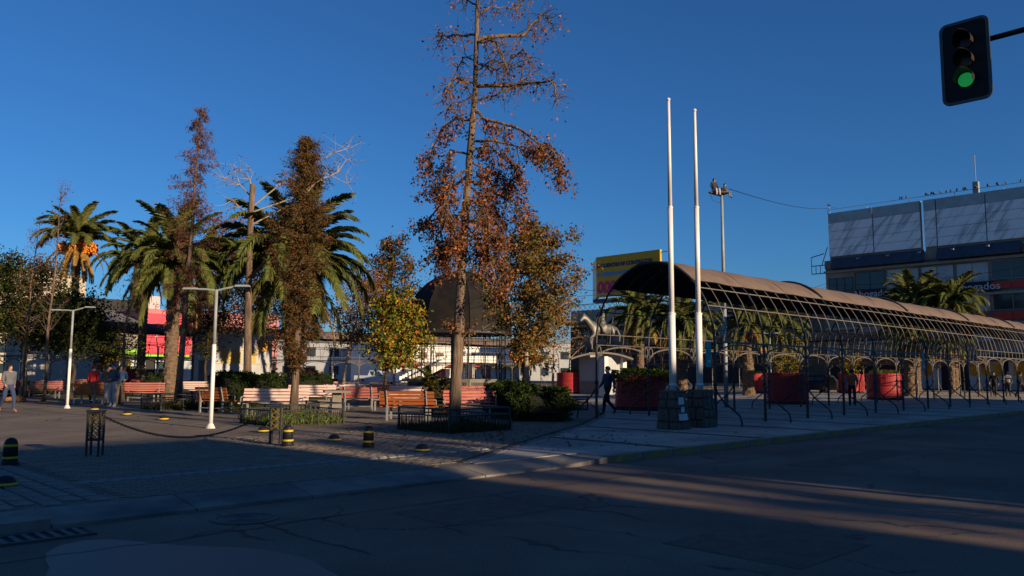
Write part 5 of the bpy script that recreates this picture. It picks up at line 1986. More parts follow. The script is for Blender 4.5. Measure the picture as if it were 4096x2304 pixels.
# --- billboard with slogan on the low building
ub = 90.0
va, vb = vx(2645, ub), vx(2388, ub)
bb = thing('billboard', 'yellow rooftop billboard with slogan CUENTAS NI CONTRATOS', 'billboard', (0, 0, 0), GRZ)
BY = M('billboard_yellow', (.52, .30, .02), .6, .08, 1)
z0b, z1b = 12.45, 18.35
MB().box((ub + .2, (va + vb) / 2, (z0b + z1b) / 2), (.4, vb - va, z1b - z0b)).build('front_panel', BY, bb)
e1 = P(2371, 1100, 124)
eu, ev = toUV(e1)
mb = MB()
mb.add([(ub, vb + .02, z0b), (eu, ev, z0b), (eu, ev, z1b), (ub, vb + .02, z1b), (ub + .4, vb - .2, z0b), (eu + .4, ev - .4, z0b), (eu + .4, ev - .4, z1b), (ub + .4, vb - .2, z1b)], [(0, 3, 2, 1), (4, 5, 6, 7), (3, 7, 6, 2), (1, 2, 6, 5)])
mb.build('side_panel', M('billboard_side', (.62, .56, .40), .6, .1, 1), bb)
DB = M('slogan_navy', (.02, .035, .08), .6)
LB = M('slogan_blue', (.06, .25, .52), .6)
MG = M('slogan_magenta', (.55, .02, .13), .6)
text('slogan', 'N CUENTAS NI CONTRATOS', bb, (ub - .03, vb - .1, 16.95), TR, .74, DB, .01, .05, .25, 'LEFT')
text('slogan', 'A CUANDO QUIERAS', bb, (ub - .03, vb - .1, 15.7), TR, .74, LB, .01, .05, .25, 'LEFT')
text('slogan', '000', bb, (ub - .03, vb - .1, 13.75), TR, 2.3, MG, .01, .09, .1, 'LEFT')
for i in range(5):
    vq = va + (vb - va) * (i + .5) / 5
    MB().tube([(ub + .5, vq, 10.8), (ub + .5, vq, z1b - .4)], .09, 5).build('support', STEEL, bb)
MB().box((ub - .4, (va + vb) / 2, z0b - .6), (.9, vb - va, .5)).build('lamp_gantry', M('gantry_blue', (.03, .06, .12), .6), bb)
for z in (18.0, 16.6):
    MB().tube([(ub + .3, va, z), (ub + .3, va - 1.0, z)], .05, 4).build('ladder_rung', IRON, bb)

lb = thing('low_building', 'low dark building with blue roof railing beneath the yellow billboard', 'building', (0, 0, 0), GRZ)
va2, vb2 = 44.0, vx(2285, 88.0)
MB().box((96, (va2 + vb2) / 2, 5.2), (16, vb2 - va2, 10.4)).build('wall', BEIGE, lb)
MB().box((87.9, (va2 + vb2) / 2, 4.2), (.2, vb2 - va2 - .2, 7.6)).build('dark_front', DARKW, lb)
BLR = M('railing_blue', (.04, .09, .17), .6)
mb = MB()
for z in (10.45, 11.35):
    mb.tube([(88.2, va2, z), (88.2, vb2, z)], .05, 4)
k = 0
y_ = va2
while y_ < vb2 - .9:
    mb.tube([(88.2, y_, 10.45), (88.2, y_ + .9, 11.35)], .03, 4)
    mb.tube([(88.2, y_ + .9, 10.45), (88.2, y_, 11.35)], .03, 4)
    y_ += .9
mb.build('roof_railing', BLR, lb)
for i in range(7):
    c = va2 + 2 + i * 4.4
    win(lb, 'v', 87.8, c, c + 2.6, 5.2, 7.4, GLASS, 2, BEIGE)
MB().box((86.9, vb2 - 1.5, 8.6), (2.0, 7.0, .25)).build('awning', BLR, lb)
MB().tube([(88.2, vb2 - 1.0, 12.6), (88.2, vb2 - 7, 12.6)], .04, 4).build('roof_pipe', STEEL, lb)

# --- shops behind the back pergola
v_s = 76.0
s1 = thing('corner_shop', 'low shop with grey corrugated roof and lime green fascia', 'building', (0, 0, 0), GRZ)
ua, ub_ = ux(150, v_s), ux(575, v_s)
MB().box(((ua + ub_) / 2, v_s + 5, 2.9), (ub_ - ua, 10, 5.8)).build('wall', BEIGE, s1)
mb = MB()
mb.add([(ua - .2, v_s - .5, 5.8), (ub_ + .1, v_s - .5, 5.8), (ub_ + .1, v_s + 9, 7.6), (ua - .2, v_s + 9, 7.6)], [(0, 1, 2, 3)])
mb.add([(ua - .2, v_s - .5, 5.72), (ub_ + .1, v_s - .5, 5.72), (ub_ + .1, v_s + 9, 7.52), (ua - .2, v_s + 9, 7.52)], [(3, 2, 1, 0)])
mb.build('corrugated_roof', ROOFG, s1)
MB().box(((ua + ub_) / 2, v_s - .06, 1.6), (ub_ - ua - .3, .1, 2.9)).build('shop_front', DARKW, s1)
MB().box((ub_ - 2.0, v_s - .25, 3.15), (3.8, .2, .42)).build('lime_fascia', M('lime', (.22, .52, .03), .6), s1)
for i in range(6):
    win(s1, 'u', v_s - .1, ua + 1 + i * 2.2, ua + 2.3 + i * 2.2, .6, 2.4, GLASSL if i % 2 else GLASS, 1, WHITE)
MB().box((ua + (ub_ - ua) * .73, v_s - .15, 5.15), (2.6, .2, .8)).build('cream_sign', M('cream_sign', (.75, .62, .33), .6, .06, 2), s1)
MB().box(((ua + ub_) / 2 + 3, v_s + 9.5, 7.7), (9, 3, 1.6)).build('roof_block', DARKW, s1)

s2 = thing('red_shop', 'pink walled shop carrying a big red sign box', 'building', (0, 0, 0), GRZ)
uc, ud = ux(572, v_s), ux(1120, v_s)
MB().box(((uc + ud) / 2, v_s + 6, 3.6), (ud - uc - .1, 11.6, 7.2)).build('wall', PINK, s2)
MB().box(((uc + ud) / 2, v_s + .12, 1.5), (ud - uc - .4, .1, 2.9)).build('shop_front', DARKW, s2)
ue = ux(752, v_s)
rs = MB().box(((uc + ue) / 2, v_s - .35, 4.85), (ue - uc, .9, 3.7)).build('red_sign_box', REDS, s2)
for i in range(1, 3):
    MB().box((uc + (ue - uc) * i / 3, v_s - .81, 4.85), (.02, .02, 3.66)).build('sign_joint', M('sign_joint', (.4, .02, .045), .5), rs)
text('lettering', 'por', rs, ((uc + ue) / 2 - .3, v_s - .82, 5.2), (math.pi / 2, 0, 0), 1.35, M('sign_white', (.8, .8, .78), .5), .01, .02)
MB().box((ue - .55, v_s - .84, 6.1), (.5, .04, .55)).build('logo_plate', M('sign_white', (.8, .8, .78), .5), rs)
text('lettering', 'P', rs, (ue - .55, v_s - .88, 6.1), (math.pi / 2, 0, 0), .55, NAVY, .01, .01)
MB().box(((uc + ue) / 2, v_s - .5, 2.95), (ue - uc, .3, .35)).build('lime_awning', M('lime', (.22, .52, .03), .6), s2)
MB().box((uc + 1.0, v_s + 2.0, 7.8), (1.6, 2.0, 1.3)).build('roof_block', M('pale_pink', (.55, .42, .42), .85), s2)
for i in range(7):
    c = ue + .6 + i * 2.0
    if c + 1.4 < ud:
        win(s2, 'u', v_s + .1, c, c + 1.4, 3.6, 5.0, GLASS, 2, WHITE)
        win(s2, 'u', v_s + .02, c, c + 1.5, .3, 2.6, GLASSL, 2, WHITE)

# white wall with sloping end
v_w = 67.5
ww = thing('white_wall', 'sunlit white wall with leaf shadows behind the far benches', 'wall', (0, 0, 0), GRZ)
ua, ub_ = ux(90, v_w), ux(470, v_w)
WALLW = M('white_wall', (.62, .60, .56), .85, .06, 1.0, dirt=(.52, .50, .46))
MB().extr([(ua, 0), (ub_, 0), (ub_, 2.0), (ub_ - 1.0, 2.9), (ua, 2.9)], (0, v_w, 0), (1, 0, 0), (0, 0, 1), (0, -1, 0), .3).build('wall_slab', WALLW, ww)
MB().extr([(ua - .1, 2.9), (ub_ - 1.0, 2.9), (ub_ + .05, 2.0), (ub_ + .05, 2.1), (ub_ - .95, 3.02), (ua - .1, 3.02)], (0, v_w, 0), (1, 0, 0), (0, 0, 1), (0, -1, 0), .42).build('coping', CONC, ww)

# grey kiosk with yellow louvre and diamond sign
gk = thing('grey_kiosk', 'grey rendered kiosk with yellow louvre and an orange diamond sign', 'kiosk', (0, 0, 0), GRZ)
va_, ua_, ub2 = 44.8, 20.0, 23.55
Hk = 3.55
MB().box(((ua_ + ub2) / 2, va_ + 1.4, Hk / 2), (ub2 - ua_, 2.8, Hk)).build('wall', GREYW, gk)
MB().box(((ua_ + ub2) / 2, va_ + 1.4, Hk + .05), (ub2 - ua_ + .12, 2.92, .1)).build('roof_slab', GREYW, gk)
KY = M('kiosk_yellow', (.62, .40, .05), .6, .1, 3)
for i in range(8):
    MB().box((ua_ + 1.0, va_ - .04, 2.02 + i * .085), (1.15, .07, .05), mat=None).build('louvre_slat', KY, gk)
    MB().box((ua_ + 2.15, va_ - .04, 2.02 + i * .085), (.75, .07, .05)).build('louvre_slat', KY, gk)
for z in (1.94, 2.72):
    MB().box(((ua_ + ub2) / 2, va_ - .03, z), (ub2 - ua_ - .02, .06, .04)).build('yellow_strip', KY, gk)
OR_ = M('diamond_orange', (.75, .36, .05), .5, .08, 4)
dcx, dcz = ub2 - .5, 3.1
MB().extr([(-.40, 0), (0, -.40), (.40, 0), (0, .40)], (dcx, va_ - .05, dcz), (1, 0, 0), (0, 0, 1), (0, -1, 0), .06).build('diamond_sign', OR_, gk)
MB().extr([(-.46, 0), (0, -.46), (.46, 0), (0, .46)], (dcx, va_ - .035, dcz), (1, 0, 0), (0, 0, 1), (0, -1, 0), .05).build('diamond_border', M('diamond_border', (.25, .09, .02), .6), gk)
text('symbol', 'C%', gk, (dcx, va_ - .09, dcz), (math.pi / 2, 0, 0), .34, M('symbol_grey', (.15, .13, .1), .6), .004, .006)
MB().box((ua_ - .03, va_ + 1.5, 1.05), (.06, 1.0, 2.1)).build('door', M('kiosk_door', (.06, .07, .08), .6), gk)

# kiosk under the statue
kx, ky = (2402 - CX) / FPX * 57.0, 57.0
k2 = thing('arched_kiosk', 'small grey kiosk with a thin curved roof before the horse statue', 'kiosk', (kx, ky, 0), GRZ)
MB().box((0, 0, 1.3), (2.0, 2.2, 2.6)).build('wall', GREYW, k2)
for x in (-1.02, 1.02):
    MB().box((x, -1.12, 1.32), (.42, .5, 2.64)).build('fin', M('fin_white', (.66, .65, .60), .8), k2)
MB().box((-1.02, .2, .45), (.1, 1.6, .9)).build('plinth_panel', M('kiosk_plinth', (.22, .20, .21), .8), k2)
ol = []
for i in range(13):
    s = -1 + 2 * i / 12
    ol.append((s * 2.15, 2.95 - .42 * s * s))
ol2 = [(x, z - .12) for x, z in reversed(ol)]
d1 = Vector((1, -1, 0)).normalized()
MB().extr(ol + ol2, (0, 0, 0), d1, (0, 0, 1), Vector((1, 1, 0)).normalized(), 2.6).build('curved_roof', M('kiosk_roof', (.20, .165, .13), .7), k2)

# white building with stairs behind the dome
v_b = 96.0
wb = thing('white_building', 'long white sunlit building with brown windows behind the bandstand', 'building', (0, 0, 0), GRZ)
ua, ub_ = ux(1590, v_b), ux(2080, v_b)
WB = M('white_building', (.72, .70, .65), .85, .06, .6)
MB().box(((ua + ub_) / 2, v_b + 6, 3.2), (ub_ - ua, 12, 6.4)).build('wall', WB, wb)
nwin = 8
for i in range(nwin):
    c = ua + .8 + i * (ub_ - ua) / nwin
    win(wb, 'u', v_b, c, c + 1.7, 3.5, 4.5, M('brown_window', (.14, .07, .045), .6), 2, WHITE)
    win(wb, 'u', v_b, c, c + 2.1, .3, 2.1, (GLASSL, GLASS, M('shop_red', (.42, .05, .04), .6))[i % 3], 2, WHITE)
MB().box(((ua + ub_) / 2, v_b - .5, 2.5), (ub_ - ua, 1.0, .3)).build('shop_fascia', M('shop_red', (.42, .05, .04), .6), wb)
MB().box((ub_ - 4, v_b - .55, 2.45), (4.5, 1.1, .45)).build('yellow_fascia', YEL, wb)

st = thing('footbridge_stair', 'white stepped stair ramp climbing behind the bandstand lattice', 'stairs', (0, 0, 0), GRZ)
v_f = 86.0
ua, ub_ = ux(1640, v_f), ux(1800, v_f)
nst = 14
poly = [(ua, 0.2)]
for i in range(nst):
    x = ua + (ub_ - ua) * i / nst
    z = .9 + 3.0 * i / nst
    poly += [(x, z), (x + (ub_ - ua) / nst, z + .02)]
top_u = ub_ + 9
poly += [(top_u, 3.95), (top_u, 2.9), (ub_ + .6, 2.9), (ua + 1.4, .2)]
MB().extr(poly, (0, v_f, 0), (1, 0, 0), (0, 0, 1), (0, -1, 0), .3).build('side_wall', WB, st)
MB().extr([(x, z) for x, z in poly], (0, v_f + 2.2, 0), (1, 0, 0), (0, 0, 1), (0, -1, 0), .25).build('side_wall', WB, st)
for i in range(nst):
    x = ua + (ub_ - ua) * (i + .5) / nst
    MB().box((x, v_f + 1.1, .3 + 2.7 * i / nst), ((ub_ - ua) / nst + .05, 1.9, .18)).build('step', CONC, st)
MB().box((ub_ + 4.8, v_f + 1.1, 1.4), (.5, 1.6, 2.8)).build('pier', CONC, st)

# far blocks closing the horizon
for px0, px1, Y, ty, mat, lab in ((-300, 160, 118, 1078, CREAM, 'tall cream apartment block behind the dark trees'), (160, 430, 135, 1290, GREYW, 'low grey building behind the fruiting palm'),
                                  (1110, 1480, 130, 1370, GREYW, 'low grey building seen behind the far benches'), (1480, 1600, 140, 1390, PINK, 'far pink building left of the bandstand'),
                                  (2060, 2300, 150, 1375, GREYW, 'far grey building between the dome and the statue'), (4150, 4700, 95, 1150, OW, 'plain end block beyond the office building'), (3000, 3330, 150, 1330, BEIGE, 'far beige building behind the pergola palms')):
    a, b = at(px0, Y), at(px1, Y)
    h = P((px0 + px1) / 2, ty, Y).z
    t = thing('far_building', lab, 'building', ((a.x + b.x) / 2, Y + 6, 0), 0)
    w = b.x - a.x
    MB().box((0, 0, h / 2), (w, 12, h)).build('wall', mat, t)
    MB().box((0, 0, h + .15), (w + .3, 12.3, .3)).build('roof', ROOFG, t)
    nf = max(1, int(h / 3))
    nc = max(2, int(w / 3.2))
    wm = MB().box((0, 0, 0), (1.5, .1, 1.4)).mesh('window', GLASS)
    for f in range(nf):
        for c in range(nc):
            inst('window', wm, t, (-w / 2 + w * (c + .5) / nc, -6.03, 1.7 + f * 3))

# buildings across the wide road whose shadow lies over the street
VB = -40.0
for ua, ub_, h, dep, lab in ((-40, 11.4, 14.5, 12, 'plain four storey shop row across the road, before the gap'), (15.3, 23.2, 14.8, 12, 'narrow four storey house across the road, beside the gap'),
                             (23.3, 48.6, 16.3, 12, 'taller five storey block across the road'), (48.7, 59.6, 14.9, 12, 'four storey house across the road, past the tall block'), (59.7, 110, 13.2, 12, 'lower shop block at the far end across the road')):
    t = thing('street_building', lab, 'building', (0, 0, 0), GRZ)
    MB().box(((ua + ub_) / 2, VB - dep / 2, h / 2 - .1), (ub_ - ua, dep, h + .2 - .01)).build('wall', BEIGE, t)
    MB().box(((ua + ub_) / 2, VB - dep / 2, h - .1), (ub_ - ua - .02, dep + .1, .2)).build('roof', ROOFG, t)
    nw = max(1, int((ub_ - ua) / 3.5))
    for f in range(3):
        for i in range(nw):
            c = ua + (ub_ - ua) * (i + .5) / nw
            win(t, 'u', VB, c - .7, c + .7, 4.4 + f * 3, 6.0 + f * 3, GLASS, 2, WHITE, out=1)
for k, (uu, vv, h) in enumerate(((12.3, -36, 14), (13.3, -38, 15), (14.3, -36, 14))):  # unseen trees added in the gap to band and dim the sun streaks
    q = W(uu, vv)
    lab = ('unseen tree added in the gap across the road, beside the shop row', 'unseen tree added in the middle of the gap across the road', 'unseen tree added in the gap across the road, beside the narrow house')[k]
    broad('streak_tree', lab, Vector((q.x, q.y, 0)), h, 4.0, 1.5, 20, 600, DGR + AUT, None, .34, .46, (0, 0), BARK, None, .6, .6)

# =====================================================================================
# PEOPLE, ANIMALS, STATUE (skin-grown bodies), CARS
# =====================================================================================
JOBS = []


def skin_job(joints, edges, root, place):
    """joints: name -> (pos, radius); queued, grown together at the end"""
    names = list(joints)
    me = bpy.data.meshes.new('skel')
    me.from_pydata([joints[n][0] for n in names], [(names.index(a), names.index(b)) for a, b in edges], [])
    o = bpy.data.objects.new('skel', me)
    COL.objects.link(o)
    o.modifiers.new('Skin', 'SKIN')
    sv = me.skin_vertices[0].data
    for i, n in enumerate(names):
        r = joints[n][1]
        sv[i].radius = r if isinstance(r, tuple) else (r, r)
        sv[i].use_root = (n == root)
    m = o.modifiers.new('Sub', 'SUBSURF')
    m.levels = m.render_levels = 2
    JOBS.append((o, place))


def seg_dist(p, a, b):
    ab = b - a
    t = max(0, min(1, (p - a).dot(ab) / max(1e-9, ab.length_squared)))
    return (p - (a + ab * t)).length


def person(label, loc, rz, pose='stand', top=(.1, .1, .12), legs=(.05, .06, .09), hair=(.02, .015, .012), shoe=(.04, .035, .03), skin=(.42, .24, .17), h=1.7, cap=None, group=None, bib=None, seed=0):
    k = h / 1.72
    s = 1 if seed % 2 else -1
    J = dict(pelvis=((0, 0, .96), (.165, .13)), spine=((0, .0, 1.13), (.16, .13)), chest=((0, .005, 1.34), (.185, .145)), neck=((0, 0, 1.475), .055), head=((0, -.02, 1.575), (.082, .098)), crown=((0, -.005, 1.675), (.066, .078)),
             nose=((0, -.108, 1.575), .018))
    if pose == 'walk':
        leg = {1: ((.09, -.02, .92), (.10, -.20, .52), (.10, -.24, .10), (.10, -.41, .05)), -1: ((-.09, .02, .92), (-.10, .06, .50), (-.10, .38, .19), (-.10, .28, .05))}
        arm = {1: ((.19, .0, 1.41), (.25, .12, 1.15), (.24, .10, .92)), -1: ((-.19, .0, 1.41), (-.25, -.05, 1.14), (-.23, -.22, .97))}
    elif pose == 'sit':
        leg = {1: ((.09, 0, .92), (.12, -.42, .95), (.12, -.46, .52), (.12, -.62, .47)), -1: ((-.09, 0, .92), (-.12, -.42, .95), (-.12, -.46, .52), (-.12, -.62, .47))}
        arm = {1: ((.19, 0, 1.41), (.25, -.02, 1.14), (.17, -.25, 1.03)), -1: ((-.19, 0, 1.41), (-.25, -.02, 1.14), (-.17, -.25, 1.03))}
    elif pose == 'talk':
        leg = {1: ((.09, 0, .92), (.11, -.02, .50), (.12, .02, .09), (.14, -.13, .045)), -1: ((-.09, 0, .92), (-.10, -.05, .50), (-.11, .02, .09), (-.13, -.13, .045))}
        arm = {1: ((.19, 0, 1.41), (.26, .03, 1.14), (.14, -.24, 1.10)), -1: ((-.19, 0, 1.41), (-.26, .03, 1.14), (-.12, -.22, 1.02))}
    else:
        leg = {1: ((.09, 0, .92), (.10, -.02, .50), (.11, .02, .09), (.13, -.13, .045)), -1: ((-.09, 0, .92), (-.10, -.02, .50), (-.11, .02, .09), (-.13, -.13, .045))}
        arm = {1: ((.19, 0, 1.41), (.24, .03, 1.14), (.22, -.05, .91)), -1: ((-.19, 0, 1.41), (-.24, .03, 1.14), (-.22, -.05, .91))}
    E = [('pelvis', 'spine'), ('spine', 'chest'), ('chest', 'neck'), ('neck', 'head'), ('head', 'crown'), ('head', 'nose')]
    for q, n in ((1, 'l'), (-1, 'r')):
        a, b, c, d = leg[q]
        J['hip' + n] = (a, .098)
        J['knee' + n] = (b, .074)
        J['ankle' + n] = (c, .052)
        J['toe' + n] = (d, (.042, .034))
        a2, b2_, c2 = arm[q]
        hv = (Vector(c2) - Vector(b2_)).normalized()
        J['sho' + n] = (a2, .072)
        J['elb' + n] = (b2_, .056)
        J['wri' + n] = (c2, .034)
        J['palm' + n] = (tuple(Vector(c2) + hv * .075), (.040, .022))
        E += [('pelvis', 'hip' + n), ('hip' + n, 'knee' + n), ('knee' + n, 'ankle' + n), ('ankle' + n, 'toe' + n), ('chest', 'sho' + n), ('sho' + n, 'elb' + n), ('elb' + n, 'wri' + n), ('wri' + n, 'palm' + n)]
    dz = 0 if pose != 'sit' else -.86
    ev = list(E)
    JJ = {n: (tuple(v * k for v in p), (tuple(x * k for x in r) if isinstance(r, tuple) else r * k)) for n, (p, r) in J.items()}
    mt = [M('cloth_%02d_%02d_%02d' % tuple(int(c * 99) for c in top), top, .85, .15, 6), M('cloth_%02d_%02d_%02d' % tuple(int(c * 99) for c in legs), legs, .85, .15, 6), M('skin_%02d' % int(skin[0] * 99), skin, .6, .06, 6), M('shoe_%02d' % int(shoe[0] * 99), shoe, .7, .1, 6)]
    if bib:
        mt.append(M('bib_%02d' % int(bib[0] * 99), bib, .8, .1, 6))

    def place(me, o):
        zone = {}
        for e in ev:
            nn = e[1]
            if nn in ('head', 'crown', 'nose', 'neck') or nn.startswith('palm'):
                zone[e] = 2
            elif nn.startswith('toe'):
                zone[e] = 3
            elif nn.startswith(('knee', 'ankle', 'hip')):
                zone[e] = 1
            else:
                zone[e] = 0
        me.materials.clear()
        for m_ in mt:
            me.materials.append(m_)
        for p in me.polygons:
            c = Vector(p.center)
            e = min(ev, key=lambda e_: seg_dist(c, Vector(JJ[e_[0]][0]), Vector(JJ[e_[1]][0])) - JJ[e_[1]][1 if 0 else 1][0] * .5 if isinstance(JJ[e_[1]][1], tuple) else seg_dist(c, Vector(JJ[e_[0]][0]), Vector(JJ[e_[1]][0])) - JJ[e_[1]][1] * .5)
            z = zone[e]
            if e == ('pelvis', 'spine') and c.z < .99 * k:
                z = 1
            if bib and z == 0 and abs(c.x) < .17 * k and 1.05 * k < c.z < 1.42 * k:
                z = 4
            p.material_index = z
            p.use_smooth = True
        t = thing('person', label, 'person', (loc[0], loc[1], (loc[2] if len(loc) > 2 else 0) + dz * k), rz, group)
        body = inst('body', me, t)
        # hair (or cap): a shell over the top and back of the head
        hc = Vector(JJ['head'][0])
        hb = MB()
        vs, fs = [], []
        for i in range(7):
            ph = rad(-25 + 115 * i / 6)
            for j in range(14):
                a = 2 * math.pi * j / 14
                front = max(0, -math.sin(a))
                lift = (.055 * front if i < 3 else 0)
                vs.append(hc + Vector((.098 * math.cos(ph) * math.cos(a), .018 + .112 * math.cos(ph) * math.sin(a) * (1 if i > 2 or math.sin(a) > 0 else .75), .045 + .112 * math.sin(ph) + lift)) * k)
        for i in range(6):
            for j in range(14):
                fs.append((i * 14 + j, i * 14 + (j + 1) % 14, (i + 1) * 14 + (j + 1) % 14, (i + 1) * 14 + j))
        hb.add(vs, fs)
        hb.build('cap' if cap else 'hair', M('hair_%02d_%02d_%02d' % tuple(int(c * 99) for c in (cap or hair)), cap or hair, .8, .2, 20), t, smooth=True)
        # fingers
        for n, sg in (('l', 1), ('r', -1)):
            w_, p_ = Vector(JJ['wri' + n][0]), Vector(JJ['palm' + n][0])
            d = (p_ - w_).normalized()
            side = d.cross(Vector((sg, 0, 0)))
            if side.length < .1:
                side = Vector((0, 1, 0))
            side.normalize()
            nrm = side.cross(d)
            fb = MB()
            for q in range(4):
                b_ = p_ + side * (q - 1.5) * .019 * k
                L = (.062, .072, .068, .052)[q] * k
                fb.tube([b_ - d * .01, b_ + d * L * .5 + nrm * .004, b_ + d * L * .95 - nrm * .016 * sg], [.009 * k, .0085 * k, .006 * k], 5)
            b_ = w_.lerp(p_, .45) - side * .03 * k
            fb.tube([b_, b_ - side * .022 * k + d * .03 * k, b_ - side * .018 * k + d * .062 * k], [.010 * k, .009 * k, .006 * k], 5)
            fb.build('fingers', mt[2], t)
    skin_job(JJ, E, 'pelvis', place)


JEAN = (.10, .15, .24)
person('person in dark hoodie and trousers walking past the hedge-topped planter', G(2432, 1662), rad(-65), 'walk', (.035, .045, .075), (.012, .012, .016), seed=1, h=1.74)
person('person in grey shirt and blue jeans walking at the end of the benches', G(28, 1650), rad(60), 'walk', (.11, .11, .12), (.03, .045, .10), hair=(.03, .012, .01), shoe=(.35, .14, .06))
person('person in slate jacket and pale jeans with cap, talking by the bench', G(448, 1631), rad(-25), 'talk', (.045, .065, .10), (.27, .30, .33), cap=(.06, .09, .18), shoe=(.55, .45, .35), h=1.78)
person('person in blue jacket behind the talker in pale jeans', G(476, 1624), rad(35), 'talk', (.04, .09, .16), (.10, .07, .05), h=1.72, seed=1)
person('person in dark coat facing the talker in pale jeans', G(424, 1624), rad(80), 'talk', (.02, .02, .025), (.16, .18, .2), h=1.7)
person('person in bright red hooded jacket behind the bench table', at(388, 37), rad(170), 'stand', (.42, .02, .02), (.02, .02, .025), hair=(.10, .01, .01), h=1.72)
person('person with orange bib under the long pergola', at(3400, 38), rad(160), 'walk', (.13, .15, .18), (.02, .02, .022), bib=(.45, .12, .04), h=1.72)
person('person in dark suit walking beyond the pergola', at(3966, 55), rad(-40), 'walk', (.015, .016, .02), (.015, .015, .018), h=1.74)
person('person in grey top walking behind the one in dark suit', at(4020, 56), rad(150), 'walk', (.22, .21, .19), (.03, .03, .035), h=1.74)
person('person in black coat at the far end of the pergola', at(4072, 53), rad(20), 'walk', (.01, .01, .012), (.012, .012, .014), h=1.76)
person('person in blue jacket between the sunlit planter and the kiosk', at(2330, 60), rad(30), 'walk', (.02, .13, .22), (.03, .035, .05), h=1.7)
person('person in dark red cap seated behind the hedge', (*at(1032, 40).xy, .44), rad(60), 'sit', (.03, .03, .03), (.04, .04, .05), cap=(.14, .02, .02))
person('dark clothed person walking in front of the lit kiosk edge', at(1112, 47), rad(120), 'walk', (.012, .012, .014), (.02, .02, .025))
person('person in black seated at the far lit bench', (*at(1282, 50).xy, .44), rad(20), 'sit', (.015, .015, .02), (.02, .02, .03))
person('person in red top seated beside the far lamp post', (*at(1345, 52).xy, .44), rad(-10), 'sit', (.35, .03, .03), (.10, .12, .16))
mq = mast.location
Hm = P(2890, 770, YM).z
person('figure in black waistcoat and white sleeves sitting on the mast platform', (mq.x - .36, mq.y - .08, Hm + .03), rad(20), 'sit', (.03, .028, .026), (.45, .44, .42), h=1.2)
person('smaller dark figure sitting on the mast platform edge', (mq.x + .14, mq.y - .02, Hm - .06), rad(50), 'sit', (.05, .045, .035), (.20, .20, .17), h=.95)


def simple_grow(label, name, cat, J, E, root, loc, rz, mat, extra=None):
    def place(me, o):
        me.materials.clear()
        me.materials.append(mat)
        for p in me.polygons:
            p.use_smooth = True
        t = thing(name, label, cat, loc, rz)
        inst('body', me, t)
        if extra:
            extra(t)
    skin_job(J, E, root, place)


# horse and rider (bronze), facing -x
HS = 1.18
hJ = dict(rump=((.95, 0, 1.62), (.36, .40)), belly=((.25, 0, 1.55), (.36, .42)), chest=((-.5, 0, 1.6), (.36, .42)), neck1=((-.85, 0, 1.95), (.22, .27)), neck2=((-1.12, 0, 2.28), (.15, .19)), poll=((-1.3, 0, 2.42), (.13, .14)), muzz=((-1.62, 0, 2.02), (.085, .09)),
          ear=((-1.26, .06, 2.62), .035), tail1=((1.32, 0, 1.68), .09), tail2=((1.55, 0, 1.2), .1), tail3=((1.55, 0, .75), .05),
          hl1=((.98, .2, 1.2), .2), hl2=((.80, .2, .86), .12), hl3=((1.10, .2, .55), .075), hl4=((1.02, .2, .1), .07),
          hr1=((.98, -.2, 1.2), .2), hr2=((.75, -.2, .88), .12), hr3=((.98, -.2, .55), .075), hr4=((.88, -.2, .1), .07),
          fl1=((-.55, .2, 1.2), .16), fl2=((-.55, .2, .68), .08), fl3=((-.55, .2, .1), .07),
          fr1=((-.60, -.2, 1.2), .16), fr2=((-.95, -.2, .95), .08), fr3=((-.86, -.2, .5), .07),
          seat=((.15, 0, 2.05), (.2, .2)), torso=((.1, 0, 2.5), (.25, .2)), shol=((.08, .26, 2.72), .1), shor=((.08, -.26, 2.72), .1), elbl=((-.05, .36, 2.4), .075), elbr=((-.05, -.36, 2.4), .075), hndl=((-.4, .12, 2.28), .055), hndr=((-.4, -.12, 2.28), .055),
          nk=((.07, 0, 2.86), .07), hd=((.05, 0, 3.06), .13), hat=((.05, 0, 3.2), .16), kl=((-.15, .42, 1.75), .11), kr=((-.15, -.42, 1.75), .11), ftl=((0, .46, 1.22), .08), ftr=((0, -.46, 1.22), .08))
hE = [('rump', 'belly'), ('belly', 'chest'), ('chest', 'neck1'), ('neck1', 'neck2'), ('neck2', 'poll'), ('poll', 'muzz'), ('poll', 'ear'), ('rump', 'tail1'), ('tail1', 'tail2'), ('tail2', 'tail3'),
      ('rump', 'hl1'), ('hl1', 'hl2'), ('hl2', 'hl3'), ('hl3', 'hl4'), ('rump', 'hr1'), ('hr1', 'hr2'), ('hr2', 'hr3'), ('hr3', 'hr4'), ('chest', 'fl1'), ('fl1', 'fl2'), ('fl2', 'fl3'), ('chest', 'fr1'), ('fr1', 'fr2'), ('fr2', 'fr3'),
      ('belly', 'seat'), ('seat', 'torso'), ('torso', 'shol'), ('torso', 'shor'), ('shol', 'elbl'), ('shor', 'elbr'), ('elbl', 'hndl'), ('elbr', 'hndr'), ('torso', 'nk'), ('nk', 'hd'), ('hd', 'hat'), ('seat', 'kl'), ('seat', 'kr'), ('kl', 'ftl'), ('kr', 'ftr')]
hJ = {n: (tuple(v * HS for v in p), tuple(x * HS for x in r) if isinstance(r, tuple) else r * HS) for n, (p, r) in hJ.items()}
SX, SY = (2402 - CX) / FPX * 63.0, 63.0
SZ = P(2400, 1412, 63).z


def statue_base(t):
    MB().box((0, 0, -SZ / 2), (3.2, 1.7, SZ), taper=.92).build('pedestal', CONC, t)
    MB().box((0, 0, -.06), (3.3, 1.8, .12)).build('pedestal_cap', CONC, t)


simple_grow('metal horse and rider statue above the arched kiosk', 'equestrian_statue', 'statue', hJ, hE, 'belly', (SX, SY, SZ), rad(28), BRONZE, statue_base)

